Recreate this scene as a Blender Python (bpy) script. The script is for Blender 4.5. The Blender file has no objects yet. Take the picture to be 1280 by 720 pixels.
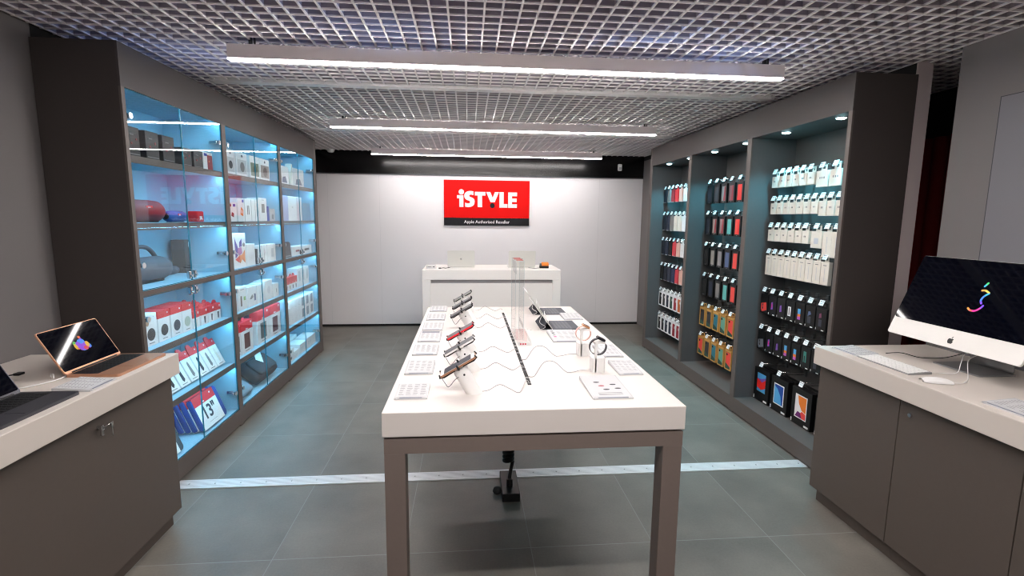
import bpy, bmesh, math, random
from mathutils import Matrix, Vector, Euler
PI = math.pi
R = math.radians
scene = bpy.context.scene
COL = scene.collection
random.seed(7)

# ------------------------------------------------------------------ materials
def lin(c):
    return tuple((v/12.92 if v <= .04045 else ((v+.055)/1.055)**2.4) for v in c)
def rgb(r, g, b):
    return lin((r/255, g/255, b/255))
MATS = {}
def mat(name, col, rough=.5, metal=0., emit=0., ecol=None, noise=0., nscale=30., spec=.5, bump=0., alpha=1.):
    if name in MATS: return MATS[name]
    m = bpy.data.materials.new(name); m.use_nodes = True
    nt = m.node_tree; b = nt.nodes['Principled BSDF']
    b.inputs['Base Color'].default_value = (*col, 1)
    b.inputs['Roughness'].default_value = rough
    b.inputs['Metallic'].default_value = metal
    b.inputs['Specular IOR Level'].default_value = spec
    if emit:
        b.inputs['Emission Color'].default_value = (*(ecol or col), 1)
        b.inputs['Emission Strength'].default_value = emit
    if noise or bump:
        tc = nt.nodes.new('ShaderNodeTexCoord')
        n = nt.nodes.new('ShaderNodeTexNoise'); n.inputs['Scale'].default_value = nscale; n.inputs['Detail'].default_value = 4
        nt.links.new(tc.outputs['Object'], n.inputs['Vector'])
        if noise:
            mr = nt.nodes.new('ShaderNodeMapRange')
            mr.inputs['To Min'].default_value = 1-noise; mr.inputs['To Max'].default_value = 1+noise
            nt.links.new(n.outputs['Fac'], mr.inputs['Value'])
            mx = nt.nodes.new('ShaderNodeVectorMath'); mx.operation = 'SCALE'
            mx.inputs[0].default_value = col
            nt.links.new(mr.outputs['Result'], mx.inputs['Scale'])
            nt.links.new(mx.outputs['Vector'], b.inputs['Base Color'])
        if bump:
            bp = nt.nodes.new('ShaderNodeBump'); bp.inputs['Strength'].default_value = bump; bp.inputs['Distance'].default_value = .002
            nt.links.new(n.outputs['Fac'], bp.inputs['Height']); nt.links.new(bp.outputs['Normal'], b.inputs['Normal'])
    MATS[name] = m
    return m
def glassmat(name, tint, ior=1.5, rough=0.):
    if name in MATS: return MATS[name]
    m = bpy.data.materials.new(name); m.use_nodes = True
    nt = m.node_tree; nt.nodes.clear()
    o = nt.nodes.new('ShaderNodeOutputMaterial'); mx = nt.nodes.new('ShaderNodeMixShader')
    fr = nt.nodes.new('ShaderNodeFresnel')
    ge = nt.nodes.new('ShaderNodeNewGeometry'); mr = nt.nodes.new('ShaderNodeMapRange')   # thin pane: same reflectance on both faces
    mr.inputs['To Min'].default_value = ior; mr.inputs['To Max'].default_value = 1/ior
    nt.links.new(ge.outputs['Backfacing'], mr.inputs['Value']); nt.links.new(mr.outputs['Result'], fr.inputs['IOR'])
    t = nt.nodes.new('ShaderNodeBsdfTransparent'); t.inputs['Color'].default_value = (*tint, 1)
    g = nt.nodes.new('ShaderNodeBsdfGlossy'); g.inputs['Roughness'].default_value = rough
    nt.links.new(fr.outputs[0], mx.inputs[0]); nt.links.new(t.outputs[0], mx.inputs[1]); nt.links.new(g.outputs[0], mx.inputs[2])
    nt.links.new(mx.outputs[0], o.inputs['Surface'])
    MATS[name] = m
    return m

TAUPE = mat('taupe_laminate', rgb(90, 83, 79), .55, noise=.05, nscale=60)
TFRAME = mat('taupe_table_steel', rgb(112, 100, 94), .5, noise=.04, nscale=60)
TBASE = mat('taupe_base_laminate', rgb(82, 73, 67), .55, noise=.05, nscale=60)
THEAD = mat('dark_header_laminate', rgb(70, 65, 64), .6, noise=.05, nscale=60)
TRACK = mat('grey_rack_interior', rgb(82, 82, 83), .6, noise=.05, nscale=60)
TSIDE = mat('shaded_side_taupe', rgb(62, 56, 54), .6, noise=.05, nscale=60)  # taupe darkened to stand in for the light falloff at the side panels
TAUPE_D = mat('dark_taupe_panel', rgb(88, 86, 84), .6, noise=.05, nscale=60)
WHITE_L = mat('white_laminate', rgb(232, 230, 228), .45)
INT_W = mat('pale_blue_cabinet_interior', rgb(150, 190, 208), .5)
CORIAN = mat('white_solid_surface', rgb(236, 232, 228), .42, noise=.012, nscale=8)
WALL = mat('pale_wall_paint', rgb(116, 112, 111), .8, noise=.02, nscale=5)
WALL_B = mat('white_wall_panels', rgb(236, 234, 236), .6, noise=.015, nscale=3)
BLACKG = mat('black_gloss_fascia', rgb(9, 9, 10), .2, spec=.4)
BLACK = mat('black_plastic', rgb(17, 17, 18), .42, spec=.35)
BLACKM = mat('black_matt', rgb(16, 16, 17), .8)
GRIDM = mat('white_metal_grid', rgb(242, 238, 236), .85, spec=.15)
GRIDW = mat('shaded_grid_web', rgb(168, 162, 168), .85, spec=.15)  # webs of the white profile darkened to imitate their shade
SLAB = mat('dark_plenum_slab', rgb(186, 160, 172), .9, noise=.15, nscale=4)
ALU = mat('brushed_aluminium', rgb(205, 206, 208), .32, 1.)
ALU_P = mat('aluminium_strip', rgb(228, 230, 232), .42, .35, noise=.03, nscale=40)
SILVER = mat('silver_aluminium_case', rgb(218, 218, 212), .4, .2)
SPACE = mat('space_grey_case', rgb(78, 78, 84), .4, .6)
GOLD = mat('gold_case', rgb(196, 146, 116), .38, .55)
CHROME = mat('chrome', rgb(225, 226, 228), .15, 1.)
WP = mat('white_plastic', rgb(236, 235, 233), .4)
CABLE = mat('pale_grey_cable', rgb(176, 172, 170), .5)
CARD = mat('white_card', rgb(238, 238, 238), .6)
PAPER = mat('printed_grey_paper', rgb(194, 194, 195), .7)
GREYTXT = mat('grey_print', rgb(124, 124, 126), .7)
DARKTXT = mat('dark_print', rgb(50, 50, 54), .7)
RED = mat('red_print', rgb(222, 32, 44), .5)
REDS = mat('sign_red', rgb(222, 14, 12), .6, spec=.12)
SIGNW = mat('sign_white', rgb(230, 228, 228), .6, spec=.12)
SIGNB = mat('sign_black', rgb(34, 34, 38), .6, spec=.12)
SCREEN = mat('dark_glossy_screen', rgb(4, 5, 13), .04, spec=.12)
GREYSCR = mat('reflection_grey_screen', rgb(86, 86, 92), .12)  # grey stands in for the ceiling reflected in the screens
KEYS = mat('black_keys', rgb(20, 20, 22), .5)
KRAFT = mat('kraft_card', rgb(196, 148, 78), .75, noise=.05, nscale=40)
GLASS = glassmat('clear_door_glass', (.955, .98, .985), 1.4)
ACRYL = glassmat('clear_acrylic', (.96, .97, .97), 1.15)
GEDGE = mat('glass_edge_teal', rgb(30, 120, 140), .2)
LAMPH = mat('lamp_housing', rgb(232, 222, 220), .5)
LAMPE = mat('lamp_diffuser', (1, .95, .92), .5, emit=82., ecol=(1, .945, .92))
LEDE = mat('cyan_led_strip', (.35, .75, 1), .5, emit=60., ecol=(.21, .7, 1.))
SPOTE = mat('downlight_lens', (.7, .95, 1), .5, emit=22., ecol=(.55, .9, 1))
def C(name, r, g, b, rough=.55): return mat(name, rgb(r, g, b), rough)
NAVY = C('navy', 38, 44, 62); DNAVY = C('dark_navy', 28, 32, 44); CREAM = C('cream', 226, 220, 208)
PINK = C('pink_sand', 226, 180, 164); DRED = C('dark_red', 150, 34, 48); CRED = C('coral_red', 236, 74, 66)
BRED = C('bright_red', 236, 40, 32); TEAL = C('teal_print', 96, 178, 172); MGREY = C('mid_grey', 128, 126, 124)
BLUEG = C('blue_grey', 84, 100, 136); PBLUE = C('petrol_blue', 40, 120, 140); MINT = C('mint_green', 98, 160, 140)
DGREEN = C('dark_green', 34, 72, 60); BROWN = C('orange_brown', 196, 104, 48); SBLUE = C('sky_blue', 84, 170, 226)
PURP = C('purple_print', 128, 84, 180); ORANGE = C('orange_print', 240, 130, 40); MAGENTA = C('magenta_print', 214, 40, 130)
SLEEVE = C('royal_blue_neoprene', 0, 62, 138, .85); DSLEEVE = C('slate_grey_neoprene', 66, 80, 90, .85)
LAV = C('lavender_box', 168, 178, 214); PALEPINK = C('pale_pink_box', 232, 214, 220); PALEBLUE = C('pale_blue_box', 120, 170, 200)
BAGB = mat('black_nylon', rgb(30, 35, 44), .85, bump=.4, nscale=200); BAGG = mat('grey_melange_fabric', rgb(120, 136, 148), .9, noise=.12, nscale=18)
SPKGREY = mat('grey_speaker_mesh', rgb(66, 72, 82), .7, bump=.4, nscale=220)
SPKBLACK = mat('dark_speaker_mesh', rgb(40, 42, 50), .75, bump=.4, nscale=220)
SPKRED = mat('red_speaker_mesh', rgb(104, 12, 24), .6, bump=.4, nscale=220)
SPKBLUE = mat('blue_speaker_mesh', rgb(14, 66, 130), .6, bump=.4, nscale=220)
CURT = mat('dark_red_curtain', rgb(120, 10, 14), .9)
PASSG = mat('black_passage_wall', rgb(14, 14, 15), .9)
KEYG = mat('grey_keyboard_fabric', rgb(76, 78, 84), .8)
SEAM = mat('seam_line', rgb(70, 70, 74), .9)

def floor_material(name, x0, y0, p, py=None):
    m = bpy.data.materials.new(name); m.use_nodes = True
    nt = m.node_tree; b = nt.nodes['Principled BSDF']; L = nt.links.new
    g = nt.nodes.new('ShaderNodeNewGeometry'); s = nt.nodes.new('ShaderNodeSeparateXYZ'); L(g.outputs['Position'], s.inputs[0])
    def mth(op, a, bb=None):
        n = nt.nodes.new('ShaderNodeMath'); n.operation = op
        for i, v in enumerate((a, bb)):
            if v is None: continue
            if isinstance(v, (int, float)): n.inputs[i].default_value = v
            else: L(v, n.inputs[i])
        return n.outputs[0]
    lines = []; cells = []
    for ax, o in (('X', x0), ('Y', y0)):
        t = mth('DIVIDE', mth('SUBTRACT', s.outputs[ax], o), p if ax == 'X' else (py or p))
        fr = mth('FRACT', t); d = mth('MINIMUM', fr, mth('SUBTRACT', 1., fr))
        lines.append(mth('LESS_THAN', d, .0032)); cells.append(mth('FLOOR', t))
    line = mth('MAXIMUM', lines[0], lines[1])
    cmb = nt.nodes.new('ShaderNodeCombineXYZ'); L(cells[0], cmb.inputs[0]); L(cells[1], cmb.inputs[1])
    wn = nt.nodes.new('ShaderNodeTexWhiteNoise'); L(cmb.outputs[0], wn.inputs['Vector'])
    add = nt.nodes.new('ShaderNodeVectorMath'); add.operation = 'MULTIPLY_ADD'
    L(wn.outputs['Color'], add.inputs[0]); add.inputs[1].default_value = (9, 9, 9); L(g.outputs['Position'], add.inputs[2])
    n1 = nt.nodes.new('ShaderNodeTexNoise'); n1.inputs['Scale'].default_value = 2.6; n1.inputs['Detail'].default_value = 7; L(add.outputs[0], n1.inputs['Vector'])
    n2 = nt.nodes.new('ShaderNodeTexNoise'); n2.inputs['Scale'].default_value = 90; n2.inputs['Detail'].default_value = 3; L(g.outputs['Position'], n2.inputs['Vector'])
    f = mth('ADD', mth('MULTIPLY', n1.outputs['Fac'], .8), mth('MULTIPLY', n2.outputs['Fac'], .22))
    f = mth('ADD', f, mth('MULTIPLY', wn.outputs['Value'], .07))
    rp = nt.nodes.new('ShaderNodeValToRGB'); L(f, rp.inputs[0])
    rp.color_ramp.elements[0].position = .34; rp.color_ramp.elements[0].color = (*rgb(92, 89, 83), 1)
    rp.color_ramp.elements[1].position = .75; rp.color_ramp.elements[1].color = (*rgb(123, 119, 111), 1)
    mx = nt.nodes.new('ShaderNodeMix'); mx.data_type = 'RGBA'
    L(line, mx.inputs['Factor']); L(rp.outputs[0], mx.inputs[6]); mx.inputs[7].default_value = (*rgb(128, 129, 125), 1)
    L(mx.outputs[2], b.inputs['Base Color'])
    b.inputs['Roughness'].default_value = .42; b.inputs['Specular IOR Level'].default_value = .45
    return m
FLOOR_N = floor_material('grey_stone_tiles_rear', -.306, 3.035, .612)
FLOOR_S = floor_material('grey_stone_tiles_front', -.306, 2.25, .612, .74)

# ------------------------------------------------------------------ mesh builder
class MB:
    def __init__(s): s.v = []; s.f = []; s.m = []; s.s = []; s.mats = []
    def slot(s, m):
        if m not in s.mats: s.mats.append(m)
        return s.mats.index(m)
    def raw(s, vs, fs, m, M=None, smooth=False):
        k = len(s.v)
        s.v += [tuple(M @ Vector(v)) if M is not None else tuple(v) for v in vs]
        i = s.slot(m)
        for f in fs: s.f.append([k+a for a in f]); s.m.append(i); s.s.append(smooth)
        return s
    def box(s, x0, x1, y0, y1, z0, z1, m, bev=0., M=None, seg=2):
        x0, x1 = min(x0, x1), max(x0, x1); y0, y1 = min(y0, y1), max(y0, y1); z0, z1 = min(z0, z1), max(z0, z1)
        vs = [(x0, y0, z0), (x1, y0, z0), (x1, y1, z0), (x0, y1, z0), (x0, y0, z1), (x1, y0, z1), (x1, y1, z1), (x0, y1, z1)]
        fs = [(0, 3, 2, 1), (4, 5, 6, 7), (0, 1, 5, 4), (1, 2, 6, 5), (2, 3, 7, 6), (3, 0, 4, 7)]
        if bev:
            bm = bmesh.new(); bv = [bm.verts.new(v) for v in vs]
            for f in fs: bm.faces.new([bv[i] for i in f])
            bmesh.ops.bevel(bm, geom=bm.edges[:], offset=bev, segments=seg, affect='EDGES', profile=.5)
            bm.verts.index_update()
            vs = [tuple(v.co) for v in bm.verts]; fs = [[v.index for v in f.verts] for f in bm.faces]; bm.free()
        return s.raw(vs, fs, m, M)
    def cyl(s, p0, p1, r0, m, r1=None, n=20, M=None, caps=True, smooth=True):
        r1 = r0 if r1 is None else r1
        p0, p1 = Vector(p0), Vector(p1); d = (p1-p0).normalized()
        a = d.orthogonal().normalized(); b = d.cross(a)
        vs = []
        for p, r in ((p0, r0), (p1, r1)):
            for i in range(n):
                t = 2*PI*i/n; vs.append(tuple(p+r*(math.cos(t)*a+math.sin(t)*b)))
        fs = [(i, (i+1) % n, n+(i+1) % n, n+i) for i in range(n)]
        s.raw(vs, fs, m, M, smooth)
        if caps: s.raw(vs, [tuple(range(n))[::-1], tuple(range(n, 2*n))], m, M)
        return s
    def lathe(s, p0, d, prof, m, n=24, M=None):
        # prof: list of (t along d, radius)
        p0 = Vector(p0); d = Vector(d).normalized(); a = d.orthogonal().normalized(); b = d.cross(a); vs = []; fs = []
        for t, r in prof:
            for i in range(n):
                q = 2*PI*i/n; vs.append(tuple(p0+d*t+max(r, 1e-5)*(math.cos(q)*a+math.sin(q)*b)))
        for k in range(len(prof)-1):
            for i in range(n):
                fs.append((k*n+i, k*n+(i+1) % n, (k+1)*n+(i+1) % n, (k+1)*n+i))
        fs.append(tuple(range(n))[::-1]); fs.append(tuple(range((len(prof)-1)*n, len(prof)*n)))
        return s.raw(vs, fs, m, M, True)
    def tube(s, pts, r, m, n=8, M=None, res=0):
        P = [Vector(p) for p in pts]
        if res:
            lo = min(p.z for p in P); P = catmull(P, res)       # no dip below the lowest point given
            for p in P: p.z = max(p.z, lo)
        vs = []; fs = []; up = None
        for k, p in enumerate(P):
            d = (P[min(k+1, len(P)-1)]-P[max(k-1, 0)]).normalized()
            if up is None: up = d.orthogonal().normalized()
            up = (up-d*up.dot(d));
            up = up.normalized() if up.length > 1e-6 else d.orthogonal().normalized()
            b = d.cross(up)
            for i in range(n):
                t = 2*PI*i/n; vs.append(tuple(p+r*(math.cos(t)*up+math.sin(t)*b)))
        for k in range(len(P)-1):
            for i in range(n):
                fs.append((k*n+i, k*n+(i+1) % n, (k+1)*n+(i+1) % n, (k+1)*n+i))
        fs.append(tuple(range(n))[::-1]); fs.append(tuple(range((len(P)-1)*n, len(P)*n)))
        return s.raw(vs, fs, m, M, True)
    def plate(s, poly, t, m, M=None):
        # extrude a 2D outline (local xy) from z=0 to z=t
        n = len(poly)
        a = sum(poly[i][0]*poly[(i+1) % n][1]-poly[(i+1) % n][0]*poly[i][1] for i in range(n))
        if a < 0: poly = poly[::-1]
        vs = [(x, y, 0) for x, y in poly]+[(x, y, t) for x, y in poly]
        fs = [tuple(range(n))[::-1], tuple(range(n, 2*n))]+[(i, (i+1) % n, n+(i+1) % n, n+i) for i in range(n)]
        return s.raw(vs, fs, m, M)
    def text(s, txt, size, m, M, align='CENTER', bold=0., t=.0004):
        vs, fs = text_geo(txt, size, align, bold, t)
        return s.raw(vs, fs, m, M)
    def build(s, name, parent=None, loc=(0, 0, 0), rot=(0, 0, 0)):
        me = bpy.data.meshes.new(name)
        me.from_pydata(s.v, [], s.f)
        for m in s.mats: me.materials.append(m)
        me.polygons.foreach_set('material_index', s.m); me.polygons.foreach_set('use_smooth', s.s); me.update()
        bm = bmesh.new(); bm.from_mesh(me); bmesh.ops.recalc_face_normals(bm, faces=bm.faces[:]); bm.to_mesh(me); bm.free()
        o = bpy.data.objects.new(name, me); COL.objects.link(o)
        o.location = loc; o.rotation_euler = rot
        if parent: o.parent = parent
        return o
def catmull(P, res):
    Q = [P[0]]+P+[P[-1]]; out = []
    for k in range(1, len(Q)-2):
        a, b, c, d = Q[k-1:k+3]
        for i in range(res):
            t = i/res
            out.append(.5*((2*b)+(c-a)*t+(2*a-5*b+4*c-d)*t*t+(3*b-a-3*c+d)*t**3))
    out.append(P[-1]); return out
TXT = {}
def text_geo(txt, size, align, bold, t):
    k = (txt, size, align, bold, t)
    if k in TXT: return TXT[k]
    cu = bpy.data.curves.new('tmp', 'FONT'); cu.body = txt; cu.size = size; cu.align_x = align; cu.align_y = 'CENTER'
    cu.offset = bold; cu.extrude = t/2; cu.resolution_u = 3
    o = bpy.data.objects.new('tmp', cu); COL.objects.link(o)
    bpy.context.view_layer.update()
    me = bpy.data.meshes.new_from_object(o.evaluated_get(bpy.context.evaluated_depsgraph_get()))
    g = ([tuple(v.co) for v in me.vertices], [list(p.vertices) for p in me.polygons])
    bpy.data.objects.remove(o); bpy.data.curves.remove(cu); bpy.data.meshes.remove(me)
    TXT[k] = g; return g
def circ(x, y, r, n=24, ry=None): return [(x+r*math.cos(2*PI*i/n), y+(ry or r)*math.sin(2*PI*i/n)) for i in range(n)]
def rrect(x0, x1, y0, y1, r, n=4):
    out = []
    for cx, cy, a in ((x1-r, y1-r, 0), (x0+r, y1-r, 90), (x0+r, y0+r, 180), (x1-r, y0+r, 270)):
        for i in range(n+1):
            t = R(a+90*i/n); out.append((cx+r*math.cos(t), cy+r*math.sin(t)))
    return out
# plane frames: local x = reading direction, y = up, z = out of the surface
def frame(o, ex, ey):
    ex = Vector(ex).normalized(); ey = Vector(ey).normalized(); ez = ex.cross(ey)
    return Matrix(((ex.x, ey.x, ez.x, o[0]), (ex.y, ey.y, ez.y, o[1]), (ex.z, ey.z, ez.z, o[2]), (0, 0, 0, 1)))
FX = lambda x, y=0, z=0: frame((x, y, z), (0, 1, 0), (0, 0, 1))     # a face looking +x
FYN = lambda x, y, z: frame((x, y, z), (1, 0, 0), (0, 0, 1))        # a face looking -y
FZ = lambda z, x=0, y=0: frame((x, y, z), (0, 1, 0), (-1, 0, 0))    # a top read from +x
APPLE = [(0, .62), (.12, .67), (.25, .68), (.36, .63), (.42, .55), (.33, .47), (.30, .36), (.34, .25), (.45, .18), (.40, .04), (.29, -.12), (.18, -.17), (.05, -.13), (-.05, -.13), (-.18, -.17), (-.31, -.08), (-.42, .13), (-.46, .36), (-.38, .56), (-.25, .67), (-.1, .66)]
LEAF = [(.0, .74), (.02, .86), (.1, .96), (.22, 1.0), (.21, .88), (.13, .78)]
def apple(mb, size, m, M, t=.0006):
    for pl in (APPLE, LEAF): mb.plate([(x*size, (y-.4)*size) for x, y in pl], t, m, M)

# ------------------------------------------------------------------ object helpers
def tag(o, label, cat, group=None):
    o['label'] = label; o['category'] = cat
    if group: o['group'] = group
    return o
def thing(name, label, cat, loc=(0, 0, 0), rz=0., group=None):
    o = bpy.data.objects.new(name, None); COL.objects.link(o); o.empty_display_size = .05
    o.location = loc; o.rotation_euler = (0, 0, rz)
    return tag(o, label, cat, group)
def struct(name, mb, **k):
    o = mb.build(name, **k); o['kind'] = 'structure'; return o
def dup(root, loc, label, rz=None, group=None):
    def cp(o, par):
        c = o.copy(); COL.objects.link(c); c.parent = par
        for ch in kids.get(o, []): cp(ch, c)
        return c
    kids = {}
    for o in bpy.data.objects:
        if o.parent: kids.setdefault(o.parent, []).append(o)
    c = cp(root, None); c.location = loc
    if rz is not None: c.rotation_euler = (0, 0, rz)
    c['label'] = label
    if group: c['group'] = group
    return c
def lab(o, t): o['label'] = t; return o
ORD = ['first', 'second', 'third', 'fourth', 'fifth', 'sixth', 'seventh', 'eighth', 'ninth', 'tenth']

# ------------------------------------------------------------------ camera
def add_camera():
    cd = bpy.data.cameras.new('camera'); cd.sensor_width = 36.; cd.lens = 36*628.057/1280; cd.clip_start = .05
    o = bpy.data.objects.new('camera', cd); COL.objects.link(o)
    PIT, YAW, ROL = R(-7.887), R(5.08), R(-.593)
    def world(u, v):
        u, v = u*math.cos(ROL)+v*math.sin(ROL), -u*math.sin(ROL)+v*math.cos(ROL)
        y1 = math.cos(PIT)-v*math.sin(PIT); z = math.sin(PIT)+v*math.cos(PIT)
        return Vector((u*math.cos(YAW)+y1*math.sin(YAW), -u*math.sin(YAW)+y1*math.cos(YAW), z))
    f = world(0, 0); r = world(1, 0)-f; u = world(0, 1)-f
    o.matrix_world = Matrix(((r.x, u.x, -f.x, 0), (r.y, u.y, -f.y, 0), (r.z, u.z, -f.z, 1.6), (0, 0, 0, 1)))
    scene.camera = o
add_camera()

# ------------------------------------------------------------------ the room
XL, XR, YB, ZG = -2.145, 2.609, 7.452, 2.52
struct('floor', MB().box(-2.3, 3.6, 2.975, 7.6, -.1, 0, FLOOR_N).box(-2.3, 3.6, -2.6, 2.975, -.1, 0, FLOOR_S))
struct('wall_left', MB().box(XL-.12, XL, -2.6, 2.82, 0, 2.95, WALL).box(XL-.12, XL, 2.82, 7.6, 0, 2.46, WALL).box(XL-.12, XL, 2.82, 7.6, 2.46, 2.95, BLACKM))  # strip above the cabinets blackened to stand in for shade in the gap
b = MB().box(XL, 3.6, YB, YB+.12, 0, 2.95, WALL_B)
for x in (-1.98, -1.26, 1.95): b.box(x-.0015, x+.0015, YB-.001, YB, .03, 2.2, mat('panel_joint', rgb(218, 217, 219), .8))
struct('wall_back', b)
struct('wall_front', MB().box(-2.3, 3.6, -2.7, -2.6, 0, 2.95, WALL))
b = MB().box(XR, XR+.1, -2.6, 2.586, 0, 2.95, WALL)
# flush panel with hairline edge
b.box(XR-.003, XR, 1.2, 2.349, .0, 2.215, mat('pale_wall_board', rgb(118, 117, 122), .7)).box(XR-.0034, XR-.0001, 2.347, 2.351, 0, 2.217, SEAM).box(XR-.0034, XR-.0001, 1.2, 2.351, 2.213, 2.217, SEAM)
struct('wall_right', b)
struct('wall_right.001', MB().box(XR, XR+.1, 2.853, 2.86, 0, 2.95, mat('rosy_wall_end', rgb(190, 178, 178), .8)).box(XR, XR+.1, 2.86, YB, 0, 2.46, WALL).box(XR, XR+.1, 2.86, YB, 2.46, 2.95, BLACKM))  # top strip blackened to imitate the dark gap over the racks
struct('wall_passage', MB().box(3.36, 3.46, -2.6, YB, 0, 2.95, PASSG).box(XR+.1, 3.36, 4.6, 4.7, 0, 2.95, PASSG))
struct('ceiling', MB().box(-2.3, 3.6, -2.7, 7.6, 2.95, 3.05, SLAB))
g = MB(); P = .0815
k = -2.14+.002
x0 = -.005-26*P
i = 0
while x0+i*P < 3.36:
    x = x0+i*P
    if x > XL+.01: g.box(x-.0045, x+.0045, .4, YB-.02, ZG, ZG+.008, GRIDM).box(x-.0035, x+.0035, .4, YB-.02, ZG+.008, ZG+.042, GRIDW)
    i += 1
y0 = 2.309-24*P; i = 0
while y0+i*P < YB-.02:
    y = y0+i*P
    if y > .4: g.box(XL+.005, 3.355, y-.0045, y+.0045, ZG+.0005, ZG+.0085, GRIDM).box(XL+.005, 3.355, y-.0035, y+.0035, ZG+.0085, ZG+.0425, GRIDW)
    i += 1
struct('ceiling.001', g)
t = 0
for y, w in ((3.79, .085), (5.65, .085), (1.95, .085)):
    t += 1
    struct('trim_%d' % t, MB().box(-1.75, 2.3, y-w/2, y+w/2, ZG-.012, ZG+.02, mat('white_trim', rgb(222, 220, 218), .5)))
struct('trim_4', MB().box(XL, XR, YB-.012, YB, 2.207, 2.94, BLACKG).box(XL, XR, YB-.02, YB-.012, 2.2, 2.212, mat('dark_grey_trim', rgb(80, 80, 86), .4)))
struct('baseboard_back', MB().box(XL, XR, YB-.015, YB, 0, .03, BLACKM))
b = MB().box(-1.735, 2.219, 2.922, 3.02, 0, .006, ALU_P)
for k in range(7): b.box(-1.735, 2.219, 2.936+k*.0115, 2.939+k*.0115, .006, .0075, ALU_P)
x = -1.66
while x < 2.2: b.cyl((x, 2.971, .006), (x, 2.971, .0092), .005, ALU, n=10); x += .148
struct('trim_5', b)

# red curtain in the passage behind the doorway
c = MB(); vs = []; fs = []
N = 120
for j in range(N+1):
    y = 2.5+1.9*j/N; x = 3.31+.022*math.sin(y*46)+.008*math.sin(y*17)
    for z in (.02, 2.2): vs.append((x, y, z))
for j in range(N): fs.append((2*j, 2*j+2, 2*j+3, 2*j+1))
c.raw(vs, fs, CURT, None, True)
o = tag(c.build('curtain'), 'dark red curtain hanging in the black gap beyond the right wall', 'curtain')
sm = o.modifiers.new('thick', 'SOLIDIFY'); sm.thickness = .004
struct('trim_6', MB().box(3.335, 3.36, 2.45, 4.6, 2.2, 2.94, BLACKM))

# duct added above the grid, its blue patches painted to imitate blue light
FOIL = mat('blue_glow_foil', rgb(150, 190, 250), .45, noise=.9, nscale=9, bump=.6)
pa, pb = Vector((.45, 2.86, 2.65)), Vector((1.8, 2.52, 2.65))
b = MB().cyl(pa, pb, .036, FOIL, n=16)
for k in range(18):
    p = pa.lerp(pb, (k+.5)/18)
    b.lathe(p, pb-pa, [(0, .036), (.012, .043), (.024, .036)], FOIL, 16)
tag(b.build('ventilation_duct'), 'added duct painted with blue light patches above the white ceiling grid, upper right', 'duct')

# ------------------------------------------------------------------ linear lamps
def lamp(y, label, first=True):
    t = thing('linear_lamp', label, 'lamp', (.285, y, 2.42), 0, 'linear lamps under the grid ceiling')
    h = 1.545
    MB().box(-h, h, -.025, .025, .003, .074, LAMPH, .002).build('housing', t)
    MB().box(-h+.003, h-.003, -.0225, .0225, -.0045, .0035, LAMPE).build('diffuser', t)
    for sx in (-1.43, 1.43):
        MB().box(sx-.006, sx+.006, -.012, .012, .074, .115, BLACK).box(sx+.02, sx+.023, -.01, .01, .074, .115, BLACK).build('suspension_bracket', t)
    return t
L1 = lamp(2.928, 'long white linear lamp nearest the camera under the ceiling grid')
dup(L1, (.285, 4.928, 2.42), 'long white linear lamp second from the camera, in the middle of the ceiling')
L3 = dup(L1, (.285, 6.93, 2.42), 'long white linear lamp farthest away, in front of the black fascia')
dup(L1, (.285, .93, 2.42), 'long white linear lamp overhead, just outside the top of the frame')
dup(L1, (.285, -1.07, 2.42), 'long white linear lamp behind the camera')

# the farthest lamp is dimmed
for c_ in bpy.data.objects:
    if c_.parent == L3 and c_.name.startswith('diffuser'):
        c_.data = c_.data.copy(); c_.data.materials[0] = mat('lamp_diffuser_dimmed', (1, .95, .92), .5, emit=46., ecol=(1, .945, .92))

# sensors
t = thing('motion_sensor', 'small white motion sensor on the black fascia, right side', 'sensor', (2.24, YB-.012, 2.36))
MB().box(-.03, .03, -.035, 0, -.05, .05, WP, .012).build('housing', t)
MB().box(-.02, .02, -.038, -.034, -.035, .005, mat('sensor_lens', rgb(190, 190, 190), .3), .002).build('lens', t)
t = thing('smoke_detector', 'round white smoke detector under the far left of the ceiling', 'smoke detector', (-1.88, 7.32, 2.475))
MB().lathe((0, 0, 0), (0, 0, 1), [(0, .02), (.008, .04), (.03, .05), (.045, .05)], WP).build('housing', t)
MB().lathe((0, 0, -.003), (0, 0, 1), [(0, .012), (.004, .014)], GREYTXT).build('lens', t)

# ------------------------------------------------------------------ wall sign
t = thing('wall_sign', 'red and black shop sign with white lettering on the back wall', 'sign', (.281, YB-.025, 1.491))
sw, sh = 1.246, .652
MB().box(-sw/2, sw/2, 0, .024, .11, sh, REDS, .002).build('panel', t)
lab(MB().box(-sw/2, sw/2, 0, .024, 0, .1095, SIGNB, .002).build('lower_band', t), 'black lower band')
Lt = MB()
# letters measured on a 1271x720 crop of the 1.246 m wide sign (50..1186 px)
sc = sw/1136.
def lp(pts): return [((x-618)*sc, (655-y)*sc) for x, y in pts]
FS = FYN(0, 0, 0)
def LP(pts): Lt.plate(lp(pts), .006, SIGNW, frame((0, 0, 0), (1, 0, 0), (0, 0, 1)))
LP(circ(280, 216, 35)); LP([(222, 258), (307, 258), (307, 412), (252, 412), (252, 300), (222, 300)])
LP([(457, 212), (597, 212), (597, 260), (553, 260), (553, 412), (494, 412), (494, 260), (457, 260)])
LP([(606, 212), (662, 212), (693, 285), (722, 212), (778, 212), (722, 345), (664, 345)])
LP([(783, 212), (840, 212), (840, 366), (892, 366), (892, 416), (783, 416)])
LP([(900, 214), (1018, 214), (1018, 264), (952, 264), (952, 293), (1014, 293), (1014, 340), (952, 340), (952, 368), (1018, 368), (1018, 418), (900, 418)])
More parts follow.
